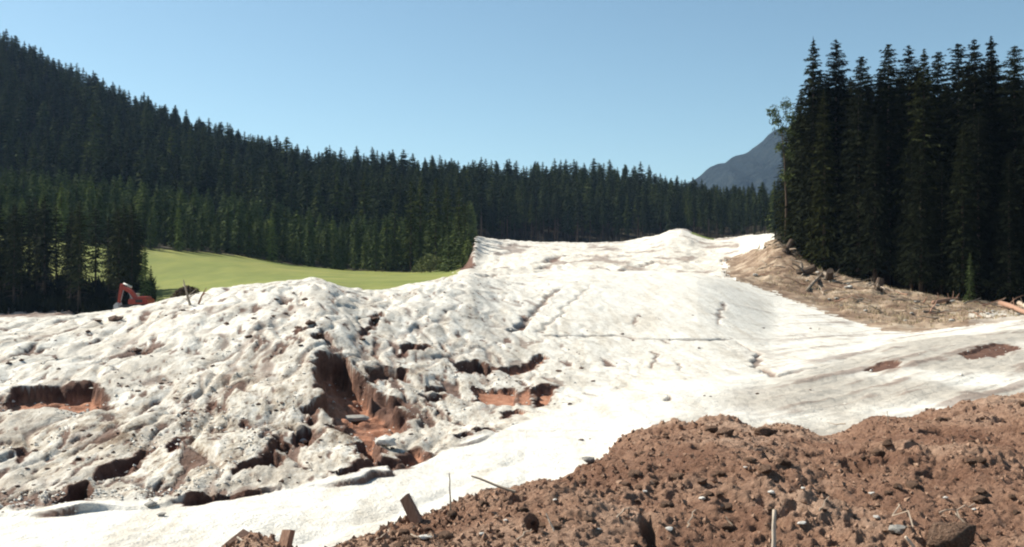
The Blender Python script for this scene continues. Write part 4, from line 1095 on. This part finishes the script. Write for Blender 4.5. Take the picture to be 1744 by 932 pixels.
for k in range(26):
    u = rb.uniform(1280, 1744); lo, hi = np.interp(u, Ucol, vK), np.interp(u, Ucol, vM); v = lo + (hi - lo) * rb.uniform(.1, .95)
    lump('stone', rb.choice(PSTONES + STONES), u, v, rb.uniform(5, 13), 'pale stone lying on the torn bank below the spruces', 'stone', 'stones on the torn bank', (1, .9, .8), k, .2, 55)
# dry grass on the bank and at the foot of the woods
def tufts(name, label, n, ulim, dfun, hgt, mat, seed):
    r = np.random.default_rng(seed); T = []
    for k in range(n):
        u = r.uniform(*ulim); d0, d1 = dfun(u); d = r.uniform(d0, d1); x = (u - CU) * d / F; z = gz(x, d)
        for b in range(3):
            a = r.uniform(0, 6.28); h_ = hgt * r.uniform(.5, 1.3); q = np.array([x + r.normal() * .15, d + r.normal() * .15, z - .05]); w = np.array([math.cos(a), math.sin(a), 0]) * hgt * .12
            T.append((q - w, q + w, q + np.array([r.normal() * .35 * hgt, r.normal() * .35 * hgt, h_])))
    V = np.array(T).reshape(-1, 3)
    tag(link(name, mesh_np(name, V, np.arange(len(V)).reshape(-1, 3), mat)), label, None, None, 'stuff')
fK = lambda u: float(np.interp(u, Ucol, dK))
tufts('undergrowth', 'low dark undergrowth below the bare-stemmed spruces', 2200, (-140, 262), lambda u: (119, 150), 1.5, MAT_SPRUCE, 82)
tufts('dry_grass', 'dry grass and rootlets on the torn bank', 3500, (1285, 1900), lambda u: (fK(u) * 1.06, fM(u) * 1.04), .25, MAT_DRYGRASS, 81)

# ------------------------------------------------------------------ the red excavator
MAT_RED = simple('faded_red_paint', (.30, .035, .018), (.42, .07, .035), 3, .1, .01, .55, spec=.4)
MAT_DARKSTEEL = simple('dark_greasy_steel', (.025, .022, .02), (.07, .06, .05), 5, .3, .02, .6, spec=.4)
MAT_CREAM = simple('cream_cab_paint', (.50, .48, .42), (.62, .60, .54), 4, .1, .01, .5, spec=.4)
MAT_STEEL = simple('bright_cylinder_steel', (.45, .44, .42), (.6, .58, .55), 5, .1, .01, .35, spec=.5)
mg, ntg, bg = new_mat('cab_glass'); bg.inputs['Base Color'].default_value = (.12, .15, .15, 1); bg.inputs['Roughness'].default_value = .08; bg.inputs['Specular IOR Level'].default_value = .6
def box(cx, cy, cz, sx, sy, sz, bev=.04, taper=1.0):
    import bmesh
    bm = bmesh.new(); bmesh.ops.create_cube(bm, size=1)
    for v in bm.verts:
        k = taper if v.co.z > 0 else 1
        v.co = Vector((v.co.x * sx * k, v.co.y * sy * k, v.co.z * sz))
    if bev: bmesh.ops.bevel(bm, geom=bm.edges[:], offset=bev, segments=2, affect='EDGES')
    V = [v.co + Vector((cx, cy, cz)) for v in bm.verts]; bm.verts.index_update(); Fc = [tuple(v.index for v in f.verts) for f in bm.faces]; bm.free()
    return V, Fc
def beam(a, b, h0, h1, w):
    """a plate-built arm piece in the x-z plane"""
    a, b = Vector(a), Vector(b); t = (b - a).normalized(); n = Vector((-t.z, 0, t.x)); y = Vector((0, w / 2, 0))
    V = [a - n * h0 / 2 - y, a + n * h0 / 2 - y, b + n * h1 / 2 - y, b - n * h1 / 2 - y, a - n * h0 / 2 + y, a + n * h0 / 2 + y, b + n * h1 / 2 + y, b - n * h1 / 2 + y]
    return V, [(0, 1, 2, 3), (7, 6, 5, 4), (0, 4, 5, 1), (1, 5, 6, 2), (2, 6, 7, 3), (3, 7, 4, 0)]
def cylx(c, r, w, n=14):
    return tube([Vector(c) - Vector((0, w / 2, 0)), Vector(c) + Vector((0, w / 2, 0))], [r, r], n)
def excavator():
    p = at(232, 112)
    e = bpy.data.objects.new('excavator', None); col.objects.link(e); e.location = (p.x, p.y, p.z + .02); e.rotation_euler = (0, 0, R(-8))
    e.scale = (.9, .9, .9)
    def part(nm, g, m, par=e, smooth=False): return link(nm, mesh_np(nm, *g, m, smooth), par)
    for s_ in (-1, 1):
        y = s_ * .85
        pts = []
        for k in range(9): a = math.pi / 2 + math.pi * k / 8; pts.append((-1.25 + .38 * math.cos(a), .38 + .38 * math.sin(a)))
        for k in range(9): a = -math.pi / 2 + math.pi * k / 8; pts.append((1.25 + .38 * math.cos(a), .38 + .38 * math.sin(a)))
        n = len(pts); V = [(x, y - .25, z) for x, z in pts] + [(x, y + .25, z) for x, z in pts] + [(x * .93, y - .25, .38 + (z - .38) * .75) for x, z in pts] + [(x * .93, y + .25, .38 + (z - .38) * .75) for x, z in pts]
        Fc = []
        for k in range(n):
            j = (k + 1) % n; Fc += [(k, j, n + j, n + k), (2 * n + k, 3 * n + k, 3 * n + j, 2 * n + j), (k, 2 * n + k, 2 * n + j, j), (n + k, n + j, 3 * n + j, 3 * n + k)]
        tr = part('track', (V, Fc), MAT_DARKSTEEL)
        for x in (-1.2, 1.2): part('sprocket', cylx((x, y, .38), .27, .4), MAT_DARKSTEEL, tr, True)
        for x in (-.7, -.25, .25, .7): part('roller', cylx((x, y, .22), .13, .4, 10), MAT_DARKSTEEL, tr, True)
    part('undercarriage', box(0, 0, .5, 1.6, 1.3, .35), MAT_DARKSTEEL)
    part('turntable', cylx((0, 0, 0), .6, .2, 20) if False else tube([(0, 0, .64), (0, 0, .84)], [.62, .62], 20), MAT_DARKSTEEL, e, True)
    bd = part('body', join([box(.55, 0, 1.18, 2.2, 2.2, .65, .08, .97), box(.95, .15, 1.6, 1.35, 1.8, .4, .08, .9)]), MAT_RED)
    part('engine_grille', box(.95, -1.1, 1.25, .9, .04, .35, .01), MAT_DARKSTEEL, bd)
    part('exhaust_pipe', tube([(1.1, -.3, 1.75), (1.1, -.3, 2.15)], [.05, .05], 8), MAT_DARKSTEEL, bd)
    part('counterweight', box(1.75, 0, 1.15, .45, 2.2, .75, .12, .92), MAT_RED)
    cb_ = part('cab', box(-.5, .55, 1.5, .95, .95, 1.2, .07, .9), MAT_CREAM)
    part('window', box(-.53, .06, 1.7, .66, .04, .55, .01, .92), mg, cb_)
    part('window', box(-.965, .55, 1.65, .04, .68, .7, .01, .92), mg, cb_)
    part('roof', box(-.5, .55, 2.13, .98, .98, .08, .02), MAT_CREAM, cb_)
    bm_ = part('boom', join([beam((.45, -.45, 1.35), (-.45, -.45, 2.45), .42, .5, .34), beam((-.38, -.45, 2.38), (-1.85, -.45, 3.1), .48, .36, .335)]), MAT_RED)
    part('hydraulic_cylinder', tube([(-.1, -.45, 1.2), (-.75, -.45, 2.3)], [.08, .055], 10), MAT_STEEL, bm_, True)
    st = part('stick', join([beam((-1.6, -.45, 3.35), (-2.05, -.45, 1.0), .46, .3, .3)]), MAT_RED)
    part('hydraulic_cylinder', tube([(-.35, -.45, 2.95), (-1.45, -.45, 3.42)], [.15, .1], 10), MAT_CREAM, st, True)
    part('hydraulic_cylinder', tube([(-1.45, -.45, 2.6), (-1.8, -.45, 1.2)], [.06, .05], 10), MAT_STEEL, st, True)
    prof = [(-2.02, 1.08), (-2.22, 1.0), (-2.52, .7), (-2.5, .35), (-2.2, .12), (-1.85, .1), (-1.7, .2), (-1.85, .5), (-1.92, .85)]
    n = len(prof); V = [(x, -.95, z) for x, z in prof] + [(x, .05, z) for x, z in prof]
    bk = part('bucket', (V, [tuple(range(n)), tuple(range(2 * n - 1, n - 1, -1))] + [(k, n + k, n + (k + 1) % n, (k + 1) % n) for k in range(n)]), MAT_STEEL)
    for k in range(4): part('tooth', box(-1.66, -.87 + k * .28, .15, .2, .1, .07, .01), MAT_STEEL, bk)
    tag(e, 'red excavator with raised arm working at the edge of the sand', 'excavator')
excavator()

# ------------------------------------------------------------------ haze in the valley air
def haze():
    m = bpy.data.materials.new('valley_haze'); m.use_nodes = True; nt = m.node_tree
    for n in list(nt.nodes): nt.nodes.remove(n)
    o = nt.nodes.new('ShaderNodeOutputMaterial'); pv = nt.nodes.new('ShaderNodeVolumePrincipled')
    pv.inputs['Color'].default_value = (.42, .64, 1.0, 1); pv.inputs['Density'].default_value = HAZE; pv.inputs['Anisotropy'].default_value = .2
    nt.links.new(pv.outputs[0], o.inputs['Volume'])
    V, f = box(0, 1500, 290, 13000, 9000, 600, 0)
    tag(link('haze', mesh_np('haze', V, f, m)), 'thin bluish haze filling the valley air', None, None, 'stuff')
HAZE = 0.00006
haze()
